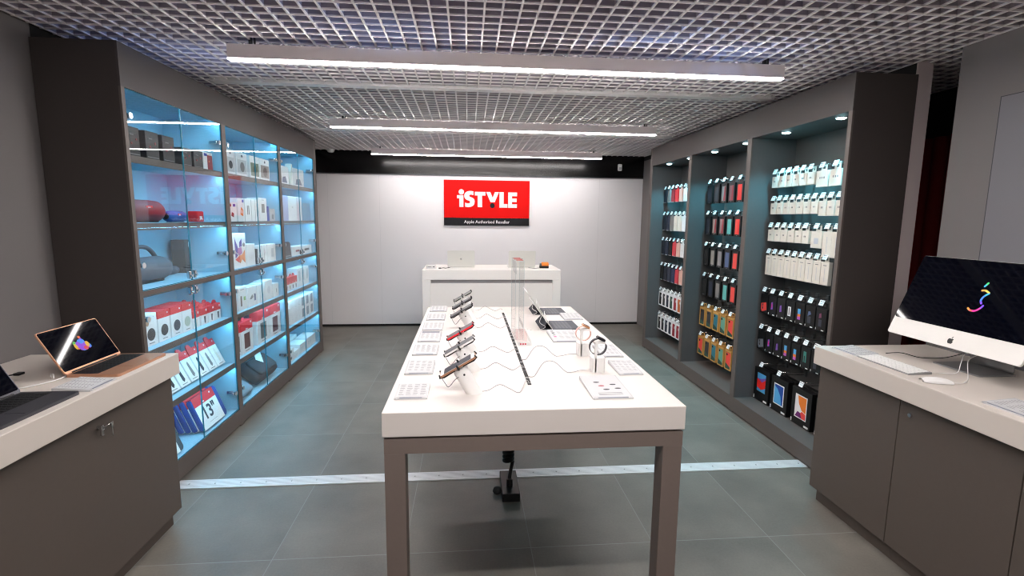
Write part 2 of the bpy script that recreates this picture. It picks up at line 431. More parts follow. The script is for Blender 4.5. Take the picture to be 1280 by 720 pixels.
# S from a fat stroke
def cub(p0, p1, p2, p3, n=10): return [tuple((1-t)**3*p0[i]+3*(1-t)**2*t*p1[i]+3*(1-t)*t*t*p2[i]+t**3*p3[i] for i in (0, 1)) for t in [k/n for k in range(n+1)]]
so = cub((440, 208), (400, 196), (316, 196), (318, 268))+cub((318, 268), (320, 335), (392, 318), (394, 345))[1:]+cub((394, 345), (394, 372), (350, 364), (328, 354))[1:]+[(328, 408)]+cub((328, 408), (390, 424), (458, 408), (456, 336))[1:]+cub((456, 336), (454, 278), (384, 288), (383, 265))[1:]+cub((383, 265), (384, 246), (420, 248), (440, 258))[1:]
LP(so)
o = Lt.build('lettering', t, rot=(0, 0, 0)); lab(o, 'white raised letters')
lab(MB().plate(lp(circ(690, 390, 32)), .006, SIGNB, frame((0, 0, 0), (1, 0, 0), (0, 0, 1))).build('dot', t), 'black dot')
lab(MB().text('Apple Authorised Reseller', .062, SIGNW, frame((0, -.002, .052), (1, 0, 0), (0, 0, 1)), bold=.0008, t=.003).build('caption', t), 'small white caption')

# ------------------------------------------------------------------ display table
t = thing('display_table', 'large white display table with taupe steel legs in the middle of the shop', 'table', (0, 0, 0))
tx0, tx1, ty0, ty1 = -.306, .813, 1.734, 3.876
MB().box(tx0, tx1, ty0, ty1, .82, .912, mat('white_table_surface', rgb(211, 204, 199), .42, noise=.01, nscale=8), .003).build('tabletop', t)
f = MB()
for y in (ty0+.005, ty1-.08): f.box(tx0+.005, tx1-.005, y, y+.075, .755, .812, TFRAME)
for x in (tx0+.005, tx1-.08): f.box(x, x+.075, ty0+.08, ty1-.08, .755, .812, TFRAME)
f.box(tx0+.02, tx1-.02, ty0+.02, ty1-.02, .812, .8205, BLACKM)
f.box(.1, .42, 2.0, 3.6, .74, .812, BLACKM)
f.build('frame', t)
for x in (tx0+.005, tx1-.08):
    for y in (ty0+.005, ty1-.08):
        MB().box(x, x+.075, y, y+.075, 0, .7555, TFRAME, .002).build('leg', t)
s = MB().box(.249, .265, 2.007, 3.63, .9115, .9126, BLACKM)
for k in range(20):
    y = 2.03+k*.078+random.uniform(-.015, .015)
    s.box(.250, .264, y, y+random.uniform(.006, .03), .9126, .9132, random.choice([GREYTXT, DARKTXT, MGREY, DARKTXT]))
lab(s.build('cable_slot', t), 'black cable slot with bits of cable')

# black floor power box with coiled cable
t = thing('floor_power_box', 'black power box with coiled cable on the floor under the table', 'power box', (.245, 2.79, 0))
MB().box(-.05, .05, -.135, .135, 0, .05, BLACK, .003).build('box', t)
pts = [(-.003, -.03, .05), (-.003, -.025, .08), (.006, -.01, .13), (.018, .01, .17)]
pts = [Vector(p) for p in pts]
cb = MB().tube(pts, .011, BLACK, 10, res=6).cyl((-.003, -.045, .05), (-.003, -.04, .09), .018, BLACK)
coil = [(-.008+.026*math.cos(a), .01+.026*math.sin(a), .17+.024*a/(2*PI)) for a in [i*PI/10 for i in range(20*5)]]
coil += [(.01, .012, .32), (.005, .012, .5), (.005, .012, .745)]
cb.tube(coil, .0115, BLACK, 8)
cb.build('coiled_cable', t)
MB().lathe((-.075, -.03, 0), (0, 0, 1), [(0, .02), (.012, .027), (.03, .02), (.036, .006)], mat('dark_grey_rubber', rgb(50, 52, 54), .8)).build('plug', t)

# ------------------------------------------------------------------ phones on slanted stands
def phone_stand(y, label, body, screen, length=.15, wid=.072, bezel=False, cable_end=None):
    t = thing('phone_stand', label, 'phone stand', (.025, y, .912), 0, 'phones on slanted white stands')
    ax = Vector((-.5, 0, .866)); pl = Vector((.866, 0, .5))
    # oblique column: horizontal foot, top cut square to the axis
    n = 28; vs = []; a = Vector((.866, 0, .5)); bb = Vector((0, 1, 0)); r = .03
    for i in range(n):
        q = 2*PI*i/n; e = a*math.cos(q)*r+bb*math.sin(q)*r
        k = -e.z/ax.z; vs.append(tuple(e+ax*k))
    for i in range(n):
        q = 2*PI*i/n; e = a*math.cos(q)*r+bb*math.sin(q)*r
        vs.append(tuple(e+ax*.118))
    m = MB(); m.raw(vs, [(i, (i+1) % n, n+(i+1) % n, n+i) for i in range(n)], WP, None, True); m.raw(vs, [tuple(range(n))[::-1], tuple(range(n, 2*n))], WP)
    m.cyl((-.039, -.029, .083), (-.039, -.0325, .083), .004, BLACK, n=10)
    m.build('column', t)
    F = frame(tuple(ax*.127+pl*.002), (0, -1, 0), tuple(pl))     # local x towards the near side, y up the phone, z out of the screen
    MB().box(-.022, .022, -.03, .03, -.009, 0, WP, .002, F).build('mount_plate', t)
    p = MB(); p.plate(rrect(-wid/2, wid/2, -length/2, length/2, .011), .0078, body, F)
    ph = p.build('phone', t); lab(ph, 'smartphone lying tilted on the stand')
    F2 = F @ Matrix.Translation((0, 0, .0078))
    if bezel:
        MB().plate(rrect(-wid/2+.002, wid/2-.002, -length/2+.002, length/2-.002, .009), .0004, WP, F2).plate([(-wid/2+.004, -length/2+.019), (wid/2-.004, -length/2+.019), (wid/2-.004, length/2-.019), (-wid/2+.004, length/2-.019)], .0007, screen, F2).build('screen', ph)
    else:
        MB().plate(rrect(-wid/2+.0025, wid/2-.0025, -length/2+.0025, length/2-.0025, .009), .0005, screen, F2).build('screen', ph)
    cl = MB()
    for sx in (-1, 1):
        cl.tube([(sx*.01, 0, -.004), (sx*(wid/2+.004), 0, -.004), (sx*(wid/2+.005), 0, .006), (sx*(wid/2-.003), 0, .013)], .0042, BLACK, 8, F)
    for sy in (-1, 1):
        for sx in (-1, 1):
            cl.tube([(sx*wid*.3, sy*.018, -.004), (sx*wid*.36, sy*(length/2-.012), -.005), (sx*(wid/2-.008), sy*(length/2+.003), .001), (sx*(wid/2-.01), sy*(length/2-.001), .0115)], .0036, BLACK, 8, F)
    lab(cl.build('clamp', t), 'black clamp arms holding the phone')
    e = cable_end or (.23, .02)
    MB().tube([tuple(F @ Vector((wid*.2, -length/2, .004))), (-.115, -.01, .045), (-.1, -.015, .03), (-.075, -.02, .06), (-.05, -.027, .08)], .0014, GREYTXT, 6, res=6).build('charging_cable', t)
    h = random.uniform(.0, .05)
    MB().tube([(.03, 0, .004), (.06, .01, .006), (.1, -.015+h*.3, .035), (.14, -.02, .02), (.18, -.02, .004), (e[0]-.01, e[1], .012), (e[0]+.004, e[1]+.005, .003)], .0017, CABLE, 6, res=6).build('power_cable', t)
    return t
phone_stand(1.93, 'gold phone with white bezel on slanted white stand, nearest on the table', GOLD, mat('blue_grey_screen', rgb(44, 48, 62), .12), .158, .078, True, (.228, .1))
phone_stand(2.23, 'white phone with reflection-grey screen on slanted stand, second from the front', WP, GREYSCR, .15, .076)
phone_stand(2.53, 'red phone on slanted white stand, behind the white phone', RED, GREYSCR, .15, .076)
phone_stand(3.11, 'dark grey phone on white stand, just behind the red phone', mat('graphite_case', rgb(88, 86, 88), .4, .4), GREYSCR, .15, .074)
phone_stand(3.40, 'dark grey phone on white stand, second from the far table end', MATS['graphite_case'], GREYSCR, .145, .071)
phone_stand(3.71, 'pale grey phone on white stand, farthest on the table', mat('pale_grey_case', rgb(170, 172, 164), .4, .3), GREYSCR, .144, .071)

# ------------------------------------------------------------------ acrylic info holders
def info_holder(x0, x1, y0, y1, z, label, rz=0., kind='text', group='acrylic info card holders'):
    w, d = x1-x0, y1-y0; t = thing('info_card_holder', label, 'card holder', ((x0+x1)/2, (y0+y1)/2, z), rz, group)
    h = .016
    b = MB(); b.raw([(-w/2, -d/2, 0), (w/2, -d/2, 0), (w/2, d/2, 0), (-w/2, d/2, 0), (-w/2, -d/2, .006), (w/2, -d/2, .006), (w/2, d/2, h), (-w/2, d/2, h)],
          [(0, 3, 2, 1), (4, 5, 6, 7), (0, 1, 5, 4), (1, 2, 6, 5), (2, 3, 7, 6), (3, 0, 4, 7)], mat('frosted_acrylic', rgb(200, 200, 201), .25))
    b.cyl((-w/2+.01, -d/2-.002, .003), (-w/2+.01, -d/2, .003), .003, ALU, n=8)
    b.build('base', t)
    sl = math.atan2(h-.006, d); F = frame((0, 0, (h+.006)/2+.0006), (1, 0, 0), (0, math.cos(sl), math.sin(sl)))
    c = MB().box(-w/2+.006, w/2-.006, -d/2+.008, d/2-.004, 0, .0006, PAPER, 0, F)
    def ln(u0, u1, v, m=GREYTXT, tt=.0016): c.box(-w/2+u0*w, -w/2+u1*w, -d/2+v*d-tt, -d/2+v*d+tt, .0006, .0009, m, 0, F)
    if kind == 'header':
        c.box(-w/2+.012, w/2-.012, d/2-.04, d/2-.008, .0006, .001, mat('slate_header', rgb(120, 122, 132), .6), 0, F)
    if kind == 'watch':
        for u, v in ((.33, .66), (.40, .50), (.47, .34), (.72, .55), (.78, .38)):
            c.plate(circ(-w/2+u*w, -d/2+v*d, .013, 14, .006), .001, DARKTXT if v != .5 else DRED, F)
        for v in (.12, .16, .2): ln(.2, .8, v)
    else:
        top = .78 if kind == 'header' else .9
        k = 0; v = top
        while v > .2:
            for u in (.1, .32, .54, .76): ln(u, u+random.uniform(.1, .17), v, GREYTXT, .0011)
            v -= .085
        if kind == 'icons':
            for i, m_ in enumerate((DARKTXT, DARKTXT, MGREY, MAGENTA)): c.box(-w/2+.02, -w/2+.035, d/2-.05-.04*i, d/2-.035-.04*i, .0006, .001, m_, 0, F)
    c.build('card', t)
    lab(MB().box(-w/2+.02, w/2-.02, -d/2+.001, -d/2+.006, .0064, .0078, mat('blue_grey_strip', rgb(120, 128, 146), .4)).build('front_strip', t), 'thin dark strip along the front edge')
    return t
near = ['nearest of the row', 'second from the front', 'third from the front', 'fourth from the front', 'fifth from the front', 'second from the far end', 'farthest of the row']
for i, (ya, yb_, kd) in enumerate(((1.862, 2.006, 'text'), (2.172, 2.35, 'text'), (2.485, 2.648, 'text'), (2.76, 2.968, 'header'), (3.05, 3.22, 'text'), (3.36, 3.52, 'text'), (3.68, 3.835, 'text'))):
    info_holder(-.28, -.155, ya, yb_, .912, ('clear info card holder with dark header strip' if kd == 'header' else 'clear info card holder with grey text') + ' left of the phones, ' + near[i], 0, kd)
info_holder(.48, .64, 1.82, 2.07, .912, 'clear card holder showing small watch pictures, front right of table', 0, 'watch')
info_holder(.672, .782, 2.112, 2.302, .912, 'info card holder right of the black watch stand near the table edge')
info_holder(.672, .782, 2.4, 2.605, .912, 'info card holder right of the rose gold watch stand')
info_holder(.478, .64, 2.72, 2.98, .912, 'info card holder with icon column in front of the near tablet', 0, 'icons')
info_holder(.66, .79, 3.34, 3.53, .912, 'info card holder at the far right table edge beside the tablets')

# ------------------------------------------------------------------ watches
def watch(x, y, label, band, case, ces):
    t = thing('watch_stand', label, 'watch stand', (x, y, .912), 0, 'smart watches on white stands')
    F = MB(); F.plate(rrect(-.028, .032, -.034, .034, .012, 5), .066, WP); F.build('base', t)
    MB().box(-.02, -.008, -.034, -.022, .0, .14, WP, .002).box(-.022, .032, -.012, .012, .133, .143, WP, .002, Matrix.Translation((0, -.016, -.002))).build('post', t)
    Fr = frame((.008, -.016, .148), (0, 1, 0), (-.87, 0, .42))
    Fr = Fr
    MB().box(-.017, .017, -.02, .02, 0, .011, case, .004, Fr).build('watch_case', t)
    lab(MB().box(-.015, .015, -.018, .018, .011, .0118, SCREEN, 0, Fr).build('watch_screen', t), 'black watch face')
    c = Vector((-.002, -.016, .117)); pts = []
    for k in range(25):
        a = R(62+ (k/24)*296); pts.append((c.x+.037*math.cos(a+R(18)), c.y, c.z+.036*math.sin(a+R(18))))
    vs = []; fs = []
    for p in pts:
        d = (Vector(p)-c).normalized()
        for yy in (-.011, .011):
            for rr in (0, .0025): q = Vector(p)+d*rr; vs.append((q.x, q.y+yy, q.z))
    for k in range(24):
        o_ = 4*k
        for a_, b_ in ((0, 1), (1, 3), (3, 2), (2, 0)): fs.append((o_+a_, o_+b_, o_+4+b_, o_+4+a_))
    fs += [(0, 1, 3, 2), (96, 97, 99, 98)]
    lab(MB().raw(vs, fs, band, None, True).build('watch_band', t), 'watch strap loop')
    MB().tube([(-.028, 0, .006), (-.08, -.01, .006), (-.14, -.03, .003), (-.2, -.02, .05), (-.25, -.03, .05), (-.3, -.08, .003), (-.325, -.08, .006)], .0017, CABLE, 6, res=6).build('power_cable', t)
    return t
watch(.588, 2.19, 'white stand holding a smart watch with black strap, nearer of two', mat('black_strap', rgb(52, 52, 56), .6), mat('dark_case', rgb(46, 46, 50), .3, .5), 0)
watch(.583, 2.46, 'white stand holding a smart watch with pink strap and rose case', mat('pink_strap', rgb(226, 184, 170), .6), mat('rose_case', rgb(216, 160, 120), .3, .6), 0)

# ------------------------------------------------------------------ tablets with folio keyboards
def tablet(y0, label):
    t = thing('tablet', label, 'tablet', (.53, y0, .9125), 0, 'tablets on grey folio keyboards')
    w = .262
    k = MB().box(.0, .175, 0, w, 0, .005, KEYG, .002)
    for i in range(5):
        for j in range(12): k.box(.02+i*.022, .038+i*.022, .012+j*.02, .029+j*.02, .005, .0062, mat('grey_keys', rgb(96, 98, 104), .7))
    k.build('keyboard', t)
    up = Vector((-.594, 0, .805)).normalized(); F = frame((.0, w/2, .006), (0, 1, 0), tuple(up))
    MB().plate(rrect(-w/2+.004, w/2-.004, 0, .205, .012), .006, SILVER, F @ Matrix.Translation((0, 0, -.006))).build('tablet_body', t)
    lab(MB().plate(rrect(-w/2+.006, w/2-.006, .002, .203, .011), .0006, SCREEN, F).build('screen', t), 'dark tablet screen')
    # folded triangular support behind
    f = MB(); f.raw([(-.006, 0, .002), (-.078, 0, .002), (-.036, 0, .047), (-.006, w, .002), (-.078, w, .002), (-.036, w, .047)],
          [(0, 3, 4, 1), (1, 4, 5, 2)], mat('charcoal_folio', rgb(54, 56, 64), .8))
    o = f.build('folio_cover', t); sm = o.modifiers.new('thick', 'SOLIDIFY'); sm.thickness = .0035; lab(o, 'folded charcoal cover propping the tablet')
    MB().tube([(-.06, .03, .1), (-.085, .0, .05), (-.05, -.01, .02), (-.12, -.03, .004), (-.2, .05, .006), (-.26, .04, .004)], .0013, WP, 6, res=6).tube([(-.05, .05, .11), (-.05, -.004, .06), (-.03, -.01, .05), (-.05, .02, .1)], .0013, WP, 6, res=6).build('security_cable', t)
    return t
T1 = tablet(3.04, 'tablet propped on grey keyboard cover, nearer of the two')
dup(T1, (.545, 3.53, .9125), 'tablet propped on grey keyboard cover, farther of the two')

# ------------------------------------------------------------------ acrylic blade stand
t = thing('acrylic_display_stand', 'tall clear acrylic sign blade on block base beside the cable slot', 'sign holder', (.31, 2.82, .912))
b = MB().box(-.037, .037, -.165, .165, 0, .022, ACRYL, .001); b.build('base', t)
p = MB().box(-.034, .034, -.1658, -.1652, .003, .019, CARD)
for k in range(3): p.box(-.028+k*.013, -.019+k*.013, -.1664, -.1657, .006, .015, mat('soft_red_print', rgb(206, 90, 100), .6))
lab(p.build('base_label', t), 'red print on the base edge')
EDGE = mat('painted_edge_highlight', rgb(206, 212, 212), .15)  # opaque pale strips paint the bright highlights along the acrylic edges
bl = MB().box(-.05, -.004, -.12, .13, .022, .46, ACRYL, .001)
for x_ in (-.05, -.004):
    for y_ in (-.12, .13): bl.box(x_-.0012, x_+.0012, y_-.0012, y_+.0012, .022, .46, EDGE)
for y_ in (-.12, .13): bl.box(-.05, -.004, y_-.0012, y_+.0012, .4585, .461, EDGE)
bl.build('blade', t)
MB().box(-.0455, -.0445, -.1, .11, .385, .452, mat('grey_translucent_card', rgb(190, 190, 192), .5)).build('inner_card', t)

# ------------------------------------------------------------------ laptops
def laptop(name, label, loc, rz, body, W=.345, D=.215, tilt=30., art=None, group=None, lid_h=.205, screen=True):
    t = thing(name, label, 'laptop', loc, rz, group)
    F0 = frame((D/2, 0, 0), (0, 1, 0), (-1, 0, 0))
    b = MB().plate(rrect(-W/2, W/2, -D/2, D/2, .012), .012, body, F0)
    b.box(D*.62, D*.93, -.055, .055, .012, .0123, body)
    b.build('base', t)
    k = MB().box(.016, D*.57, -W/2+.014, W/2-.014, .0118, .0124, KEYS)
    n = 13; kw = (W-.036)/n; kd = (D*.57-.026)/6
    for i in range(6):
        for j in range(n):
            k.box(.022+i*kd, .022+i*kd+kd*.84, -W/2+.018+j*kw, -W/2+.018+j*kw+kw*.86, .0124, .0132, KEYS)
    k.build('keyboard', t)
    lab(MB().box(D*.63, D*.92, -.054, .054, .0123, .0127, body).build('trackpad', t), 'smooth trackpad')
    up = Vector((-math.sin(R(tilt)), 0, math.cos(R(tilt))))
    F = frame((.004, 0, .012), (0, 1, 0), tuple(up))
    l = MB().plate(rrect(-W/2, W/2, 0, lid_h, .01), .006, body, F @ Matrix.Translation((0, 0, -.006))).cyl((.004, -W*.4, .012), (.004, W*.4, .012), .005, BLACK, n=10)
    lid = l.build('lid', t)
    MB().plate(rrect(-W/2+.004, W/2-.004, .012, lid_h-.003, .007), .0008, SCREEN, F).build('screen', lid)
    lg = MB(); apple(lg, .024, mat('logo_grey', rgb(190, 190, 190), .15, .8), F @ Matrix.Translation((0, lid_h*.5, -.0062)) @ Matrix.Rotation(PI, 4, 'Y'))
    lab(lg.build('logo', lid), 'apple shaped emblem on the lid back')
    if art:
        a = MB()
        for (x, y, rx, ry, c) in art: a.plate(circ(x, y, rx, 16, ry), .0006+.0001*random.random(), c, F @ Matrix.Translation((0, 0, .0008+.00005*random.random())))
        lab(a.build('screen_picture', lid), 'colourful blob picture glowing on the screen')
    return t
def E(n, c, e=.42): return mat(n, tuple(v*.3 for v in c), .5, emit=e, ecol=c)
eb, ep, ey, eg, eo, er = E('glow_blue', (.02, .25, .9)), E('glow_purple', (.25, .02, .75)), E('glow_yellow', (.8, .45, .0)), E('glow_green', (.05, .5, .05)), E('glow_orange', (.9, .15, .02)), E('glow_red', (.7, .01, .05))
art = [(0, .1, .022, .026, ep), (-.016, .103, .014, .018, ep), (.004, .118, .018, .012, eb), (.014, .11, .012, .02, eb), (-.03, .11, .011, .016, eg), (-.034, .1, .008, .014, ey), (.03, .098, .011, .014, ey), (.038, .088, .007, .01, eb), (.022, .09, .01, .01, eo), (.0, .082, .016, .01, eb), (-.012, .086, .01, .01, ep), (.012, .083, .012, .01, er), (-.026, .092, .008, .008, eo), (.012, .138, .007, .007, eo), (.014, .13, .005, .005, ep), (.032, .082, .006, .006, ep)]
laptop('laptop', 'open gold laptop with colourful picture on screen, far end of left counter', (-1.70, 2.385, .912), 0, GOLD, art=art)
laptop('laptop', 'open space grey laptop cut off by the left frame edge', (-1.705, 1.832, .912), 0, SPACE)
laptop('laptop', 'silver laptop seen from behind, left side of the white service counter', (-.08, 6.12, 1.0), R(90), SILVER, W=.325, D=.22, tilt=14, lid_h=.205)
laptop('laptop', 'silver laptop seen from behind, right side of the white service counter', (.66, 6.12, 1.0), R(90), SILVER, W=.33, D=.22, tilt=14, lid_h=.205)

# ------------------------------------------------------------------ service counter at the back
t = thing('service_counter', 'white service counter with shade-toned recess band before the back wall', 'counter', (.287, 5.86, 0))
w = 1.628
MB().box(-w/2, w/2, 0, .67, .882, 1.0, CORIAN, .003).build('worktop', t)
for s_ in (-1, 1): MB().box(s_*w/2, s_*(w/2-.096), 0, .66, 0, .882, CORIAN, .002).build('side_panel', t)
MB().box(-w/2+.096, w/2-.096, .018, .04, 0, .838, CORIAN).build('front_panel', t)
lab(MB().box(-w/2+.096, w/2-.096, .05, .07, .8, .882, mat('shaded_recess', rgb(190, 186, 188), .6)).build('recess_band', t), 'recessed band greyed for shade')  # band colour greyed to add to the shading inside the recess
t = thing('card_terminal', 'small white card reader box on left end of the service counter', 'card reader', (-.43, 6.0, 1.0))
MB().box(-.055, .055, -.05, .05, 0, .045, mat('pale_grey_plastic', rgb(206, 206, 206), .5), .006).build('body', t)
MB().box(-.035, .0, -.051, -.045, .022, .026, DARKTXT).box(.025, .04, -.051, -.045, .02, .03, DARKTXT).build('indicator', t)
t = thing('tape_dispenser', 'orange and black roll dispenser on right end of the service counter', 'dispenser', (.93, 6.08, 1.0))
MB().box(-.055, .055, -.035, .035, 0, .03, BLACK, .006).build('base', t)
lab(MB().lathe((-.03, 0, .042), (1, 0, 0), [(0, .026), (.005, .032), (.08, .032), (.085, .026)], ORANGE, 20).build('roll', t), 'orange roll')
MB().cyl((-.05, 0, .035), (-.028, 0, .035), .024, mat('grey_rubber', rgb(90, 90, 92), .7), n=14).build('cutter', t)
tag(MB().tube([(-.32, 6.0, 1.004), (-.29, 6.03, 1.006), (-.26, 6.02, 1.004), (-.22, 6.1, 1.004), (-.2, 6.2, 1.006)], .004, BLACK, 6, res=5).box(-.345, -.315, 5.99, 6.01, 1.0, 1.012, BLACK, .003).build('power_cable'), 'short black cable beside the left laptop on the service counter', 'cable')
tag(MB().tube([(.74, 6.08, 1.004), (.8, 6.02, 1.004), (.85, 6.04, 1.005), (.872, 6.07, 1.005)], .003, GREYTXT, 6, res=5).build('power_cable'), 'grey cable between right laptop and orange dispenser', 'cable')

# ------------------------------------------------------------------ side counters
KZ, KT = .912, .105
tag(MB().box(XL+.002, -1.452, -.6, 2.599, KZ-KT, KZ, mat('white_counter_surface', rgb(204, 195, 186), .45), .003).build('worktop'), 'thick white worktop on the left counter under the laptops', 'worktop')
tag(MB().box(1.933, XR-.002, -.6, 2.58, KZ-.1, KZ, MATS['white_counter_surface'], .003).build('worktop'), 'thick white worktop on the right counter under the desktop computer', 'worktop')
def lock(mb, x, y, z, sx, key=False):
    mb.cyl((x, y, z), (x+sx*.008, y, z), .009, CHROME, n=16)
def base_unit(side, y0, y1, label, locks=(), keys=()):
    sx = 1 if side == 'left' else -1
    xf = -1.49 if side == 'left' else 1.974
    xw = XL+.004 if side == 'left' else XR-.004
    t = thing('base_cabinet', label, 'cabinet', (0, 0, 0), 0, 'taupe base cabinets of the %s counter' % side)
    top = KZ-KT-.001 if side == 'left' else KZ-.101
    MB().box(xw, xf-sx*.02, y0+.0005, y1-.0005, .088, top, TBASE).build('carcass', t)
    d = MB().box(xf-sx*.019, xf, y0+.002, y1-.002, .088, top-.004, TBASE, .001).build('door', t)
    MB().box(xw, xf-sx*.042, y0+.0005, y1-.012 if y1 > 2.5 else y1-.0005, 0, .087, TBASE).build('plinth', t)
    for y in locks:
        m = MB(); lock(m, xf, y, .745, sx)
        if y in keys:
            m.box(xf+sx*.008, xf+sx*.022, y-.008, y+.008, .735, .755, CHROME, .003).box(xf+sx*.01, xf+sx*.02, y-.006, y+.006, .712, .738, CHROME, .002).tube([(xf+sx*.022, y+.002, .745), (xf+sx*.03, y+.03, .752), (xf+sx*.02, y+.055, .745)], .002, CHROME, 6, res=4).box(xf+sx*.016, xf+sx*.02, y+.05, y+.062, .725, .748, CHROME, .001).box(xf+sx*.017, xf+sx*.019, y+.054, y+.057, .69, .726, ALU)
        lab(m.build('lock', d), 'chrome lock with keys' if y in keys else 'chrome lock')
    return t
base_unit('left', .9, 2.585, 'taupe base cabinet with keys in its lock at the far left counter end', (2.07,), (2.07,))
base_unit('right', 2.045, 2.575, 'taupe base cabinet at the far end of the right counter, no lock')
base_unit('right', 1.517, 2.045, 'taupe base cabinet with lock under the desktop computer', (1.985,))
base_unit('right', .9, 1.517, 'taupe base cabinet at the right frame edge')

info_holder(-.075, .075, -.065, .075, KZ, 'clear info card holder between the two laptops on the left counter', R(90), 'text', 'acrylic card holders on the side counters').location = (-1.54, 2.1, KZ)
info_holder(-.09, .09, -.06, .06, KZ, 'clear info card holder at the far end of the right counter behind the keyboard', R(-90), 'text', 'acrylic card holders on the side counters').location = (2.055, 2.44, KZ)
info_holder(-.1, .1, -.07, .07, KZ, 'clear info card holder at the right frame edge of the right counter', R(-90), 'text', 'acrylic card holders on the side counters').location = (2.05, 1.6, KZ)

# desktop computer
t = thing('desktop_computer', 'silver desktop computer with large dark screen and rainbow doodle on right counter', 'computer', (2.212, 2.095, 1.029))
V = Vector((.159, 0, .394)).normalized(); F = frame((0, 0, 0), (0, -1, 0), tuple(V)); W = .65; HH = .432
b = MB().plate(rrect(-W/2, W/2, 0, HH, .012), .008, SILVER, F @ Matrix.Translation((0, 0, -.008)))
# bulging back shell
n = 20; vs = []; fs = []
rings = [(1, 0), (.8, .012), (.5, .03), (.25, .038)]
base = rrect(-W/2+.004, W/2-.004, .004, HH-.004, .012, 4)
for s_, dz in rings:
    for x, y in base: vs.append((x*s_, HH/2+(y-HH/2)*s_, -.008-dz))
m_ = len(base)
for k in range(len(rings)-1):
    for i in range(m_): fs.append((k*m_+i, k*m_+(i+1) % m_, (k+1)*m_+(i+1) % m_, (k+1)*m_+i))
fs.append(tuple(range(3*m_, 4*m_)))
b.raw(vs, fs, SILVER, F, True)
b.build('body', t)
lab(MB().plate(rrect(-W/2+.001, W/2-.001, .088, HH-.001, .011), .0012, SCREEN, F).build('screen', t), 'dark glossy screen')
ch = MB().plate(rrect(-W/2+.0005, W/2-.0005, .0005, .087, .011), .0012, mat('pale_silver_chin', rgb(222, 219, 214), .45, .15), F).build('chin', t)
lg = MB(); apple(lg, .03, BLACK, F @ Matrix.Translation((.012, .036, .0012))); lab(lg.build('logo', ch), 'black apple shaped emblem')
d = MB()
def stroke(pts, cols, r=.0042):
    P_ = catmull([Vector((x, y, 0)) for x, y in pts], 8); n_ = len(P_)-1
    for i in range(n_):
        c_ = cols[min(int(i*len(cols)/n_), len(cols)-1)]
        a_, b_ = P_[i], P_[i+1]; dd = (b_-a_).normalized(); nn = Vector((-dd.y, dd.x, 0))*r
        d.plate([tuple((a_+nn).xy), tuple((b_+nn).xy), tuple((b_-nn).xy), tuple((a_-nn).xy)], .0006, c_, F @ Matrix.Translation((0, 0, .0012)))
    for q, c_ in ((P_[0], cols[0]), (P_[-1], cols[-1])): d.plate(circ(q.x, q.y, r, 12), .0006, c_, F @ Matrix.Translation((0, 0, .0012)))
G = lambda n_, *c: E(n_, rgb(*c), .75)
ga, gb_, gc, gd, ge, gf, gh, gi = G('neon_green', 60, 220, 120), G('neon_cyan', 40, 180, 230), G('neon_orange', 250, 160, 60), G('neon_yellow', 250, 210, 80), G('neon_blue', 60, 130, 255), G('neon_violet', 120, 60, 255), G('neon_magenta', 240, 30, 160), G('neon_coral', 255, 90, 90)
stroke([(.041, .311), (.049, .327)], [gb_, ga]); stroke([(.039, .29), (.053, .292), (.072, .283)], [gc, gd])
stroke([(.073, .28), (.058, .263), (.054, .244), (.062, .23)], [gb_, ge, ge, gf]); stroke([(.074, .221), (.066, .206), (.05, .192), (.029, .191), (.016, .199)], [gf, gh, gh, gi, gc])
lab(d.build('screen_picture', t), 'rainbow line doodle glowing on the screen')
s_ = MB(); zf = KZ-1.029
s_.plate(rrect(.08, .27, -.1, .13, .008), .006, mat('stand_aluminium', rgb(150, 150, 150), .38, .6), Matrix.Translation((0, 0, zf+.0005)))
nk = [(.262, zf+.004), (.267, zf+.02), (.262, zf+.06), (.225, zf+.15), (.19, zf+.22)]
vs = []; fs = []
for x, z in nk:
    for yy in (-.085, .115): vs += [(x, yy, z), (x+.007, yy, z)]
for k in range(4):
    o_ = 4*k
    fs += [(o_, o_+2, o_+6, o_+4), (o_+1, o_+5, o_+7, o_+3), (o_, o_+4, o_+5, o_+1), (o_+2, o_+3, o_+7, o_+6)]
fs += [(0, 1, 3, 2), (16, 18, 19, 17)]
s_.raw(vs, fs, mat('stand_aluminium', rgb(150, 150, 150), .38, .6), None, True); s_.build('stand', t)
# keyboard, mouse
t = thing('keyboard', 'slim white wired keyboard on the right counter in front of the computer', 'keyboard', (2.055, 2.2, KZ), 0)
k = MB(); k.raw([(-.058, -.155, 0), (.058, -.155, 0), (.058, .155, 0), (-.058, .155, 0), (-.058, -.155, .004), (.058, -.155, .011), (.058, .155, .011), (-.058, .155, .004)], [(0, 3, 2, 1), (4, 5, 6, 7), (0, 1, 5, 4), (1, 2, 6, 5), (2, 3, 7, 6), (3, 0, 4, 7)], mat('keyboard_deck', rgb(150, 150, 150), .45, .3)); k.build('body', t)
k = MB(); sl = math.atan2(.007, .116); Fk = frame((0, 0, .0076), (0, -1, 0), (math.cos(sl), 0, math.sin(sl)))
for i in range(6):
    for j in range(14): k.box(-.149+j*.0213, -.149+j*.0213+.0183, -.052+i*.0178, -.052+i*.0178+.015, 0, .0022, WP, .0008, Fk, 1)
k.build('keys', t)
t = thing('mouse', 'white mouse on the right counter beside the keyboard', 'mouse', (2.03, 1.94, KZ), R(-20))
vs = []; fs = []; nu, nv = 9, 16
for i in range(nu):
    u = i/(nu-1)
    for j in range(nv):
        a = PI*j/(nv-1); prof = math.sin(PI*(.08+.84*u))**.5
        vs.append((-.055+.11*u, -.029*math.cos(a)*prof**.4, .002+.02*prof*math.sin(a)**.7))
for i in range(nu-1):
    for j in range(nv-1): fs.append((i*nv+j, (i+1)*nv+j, (i+1)*nv+j+1, i*nv+j+1))
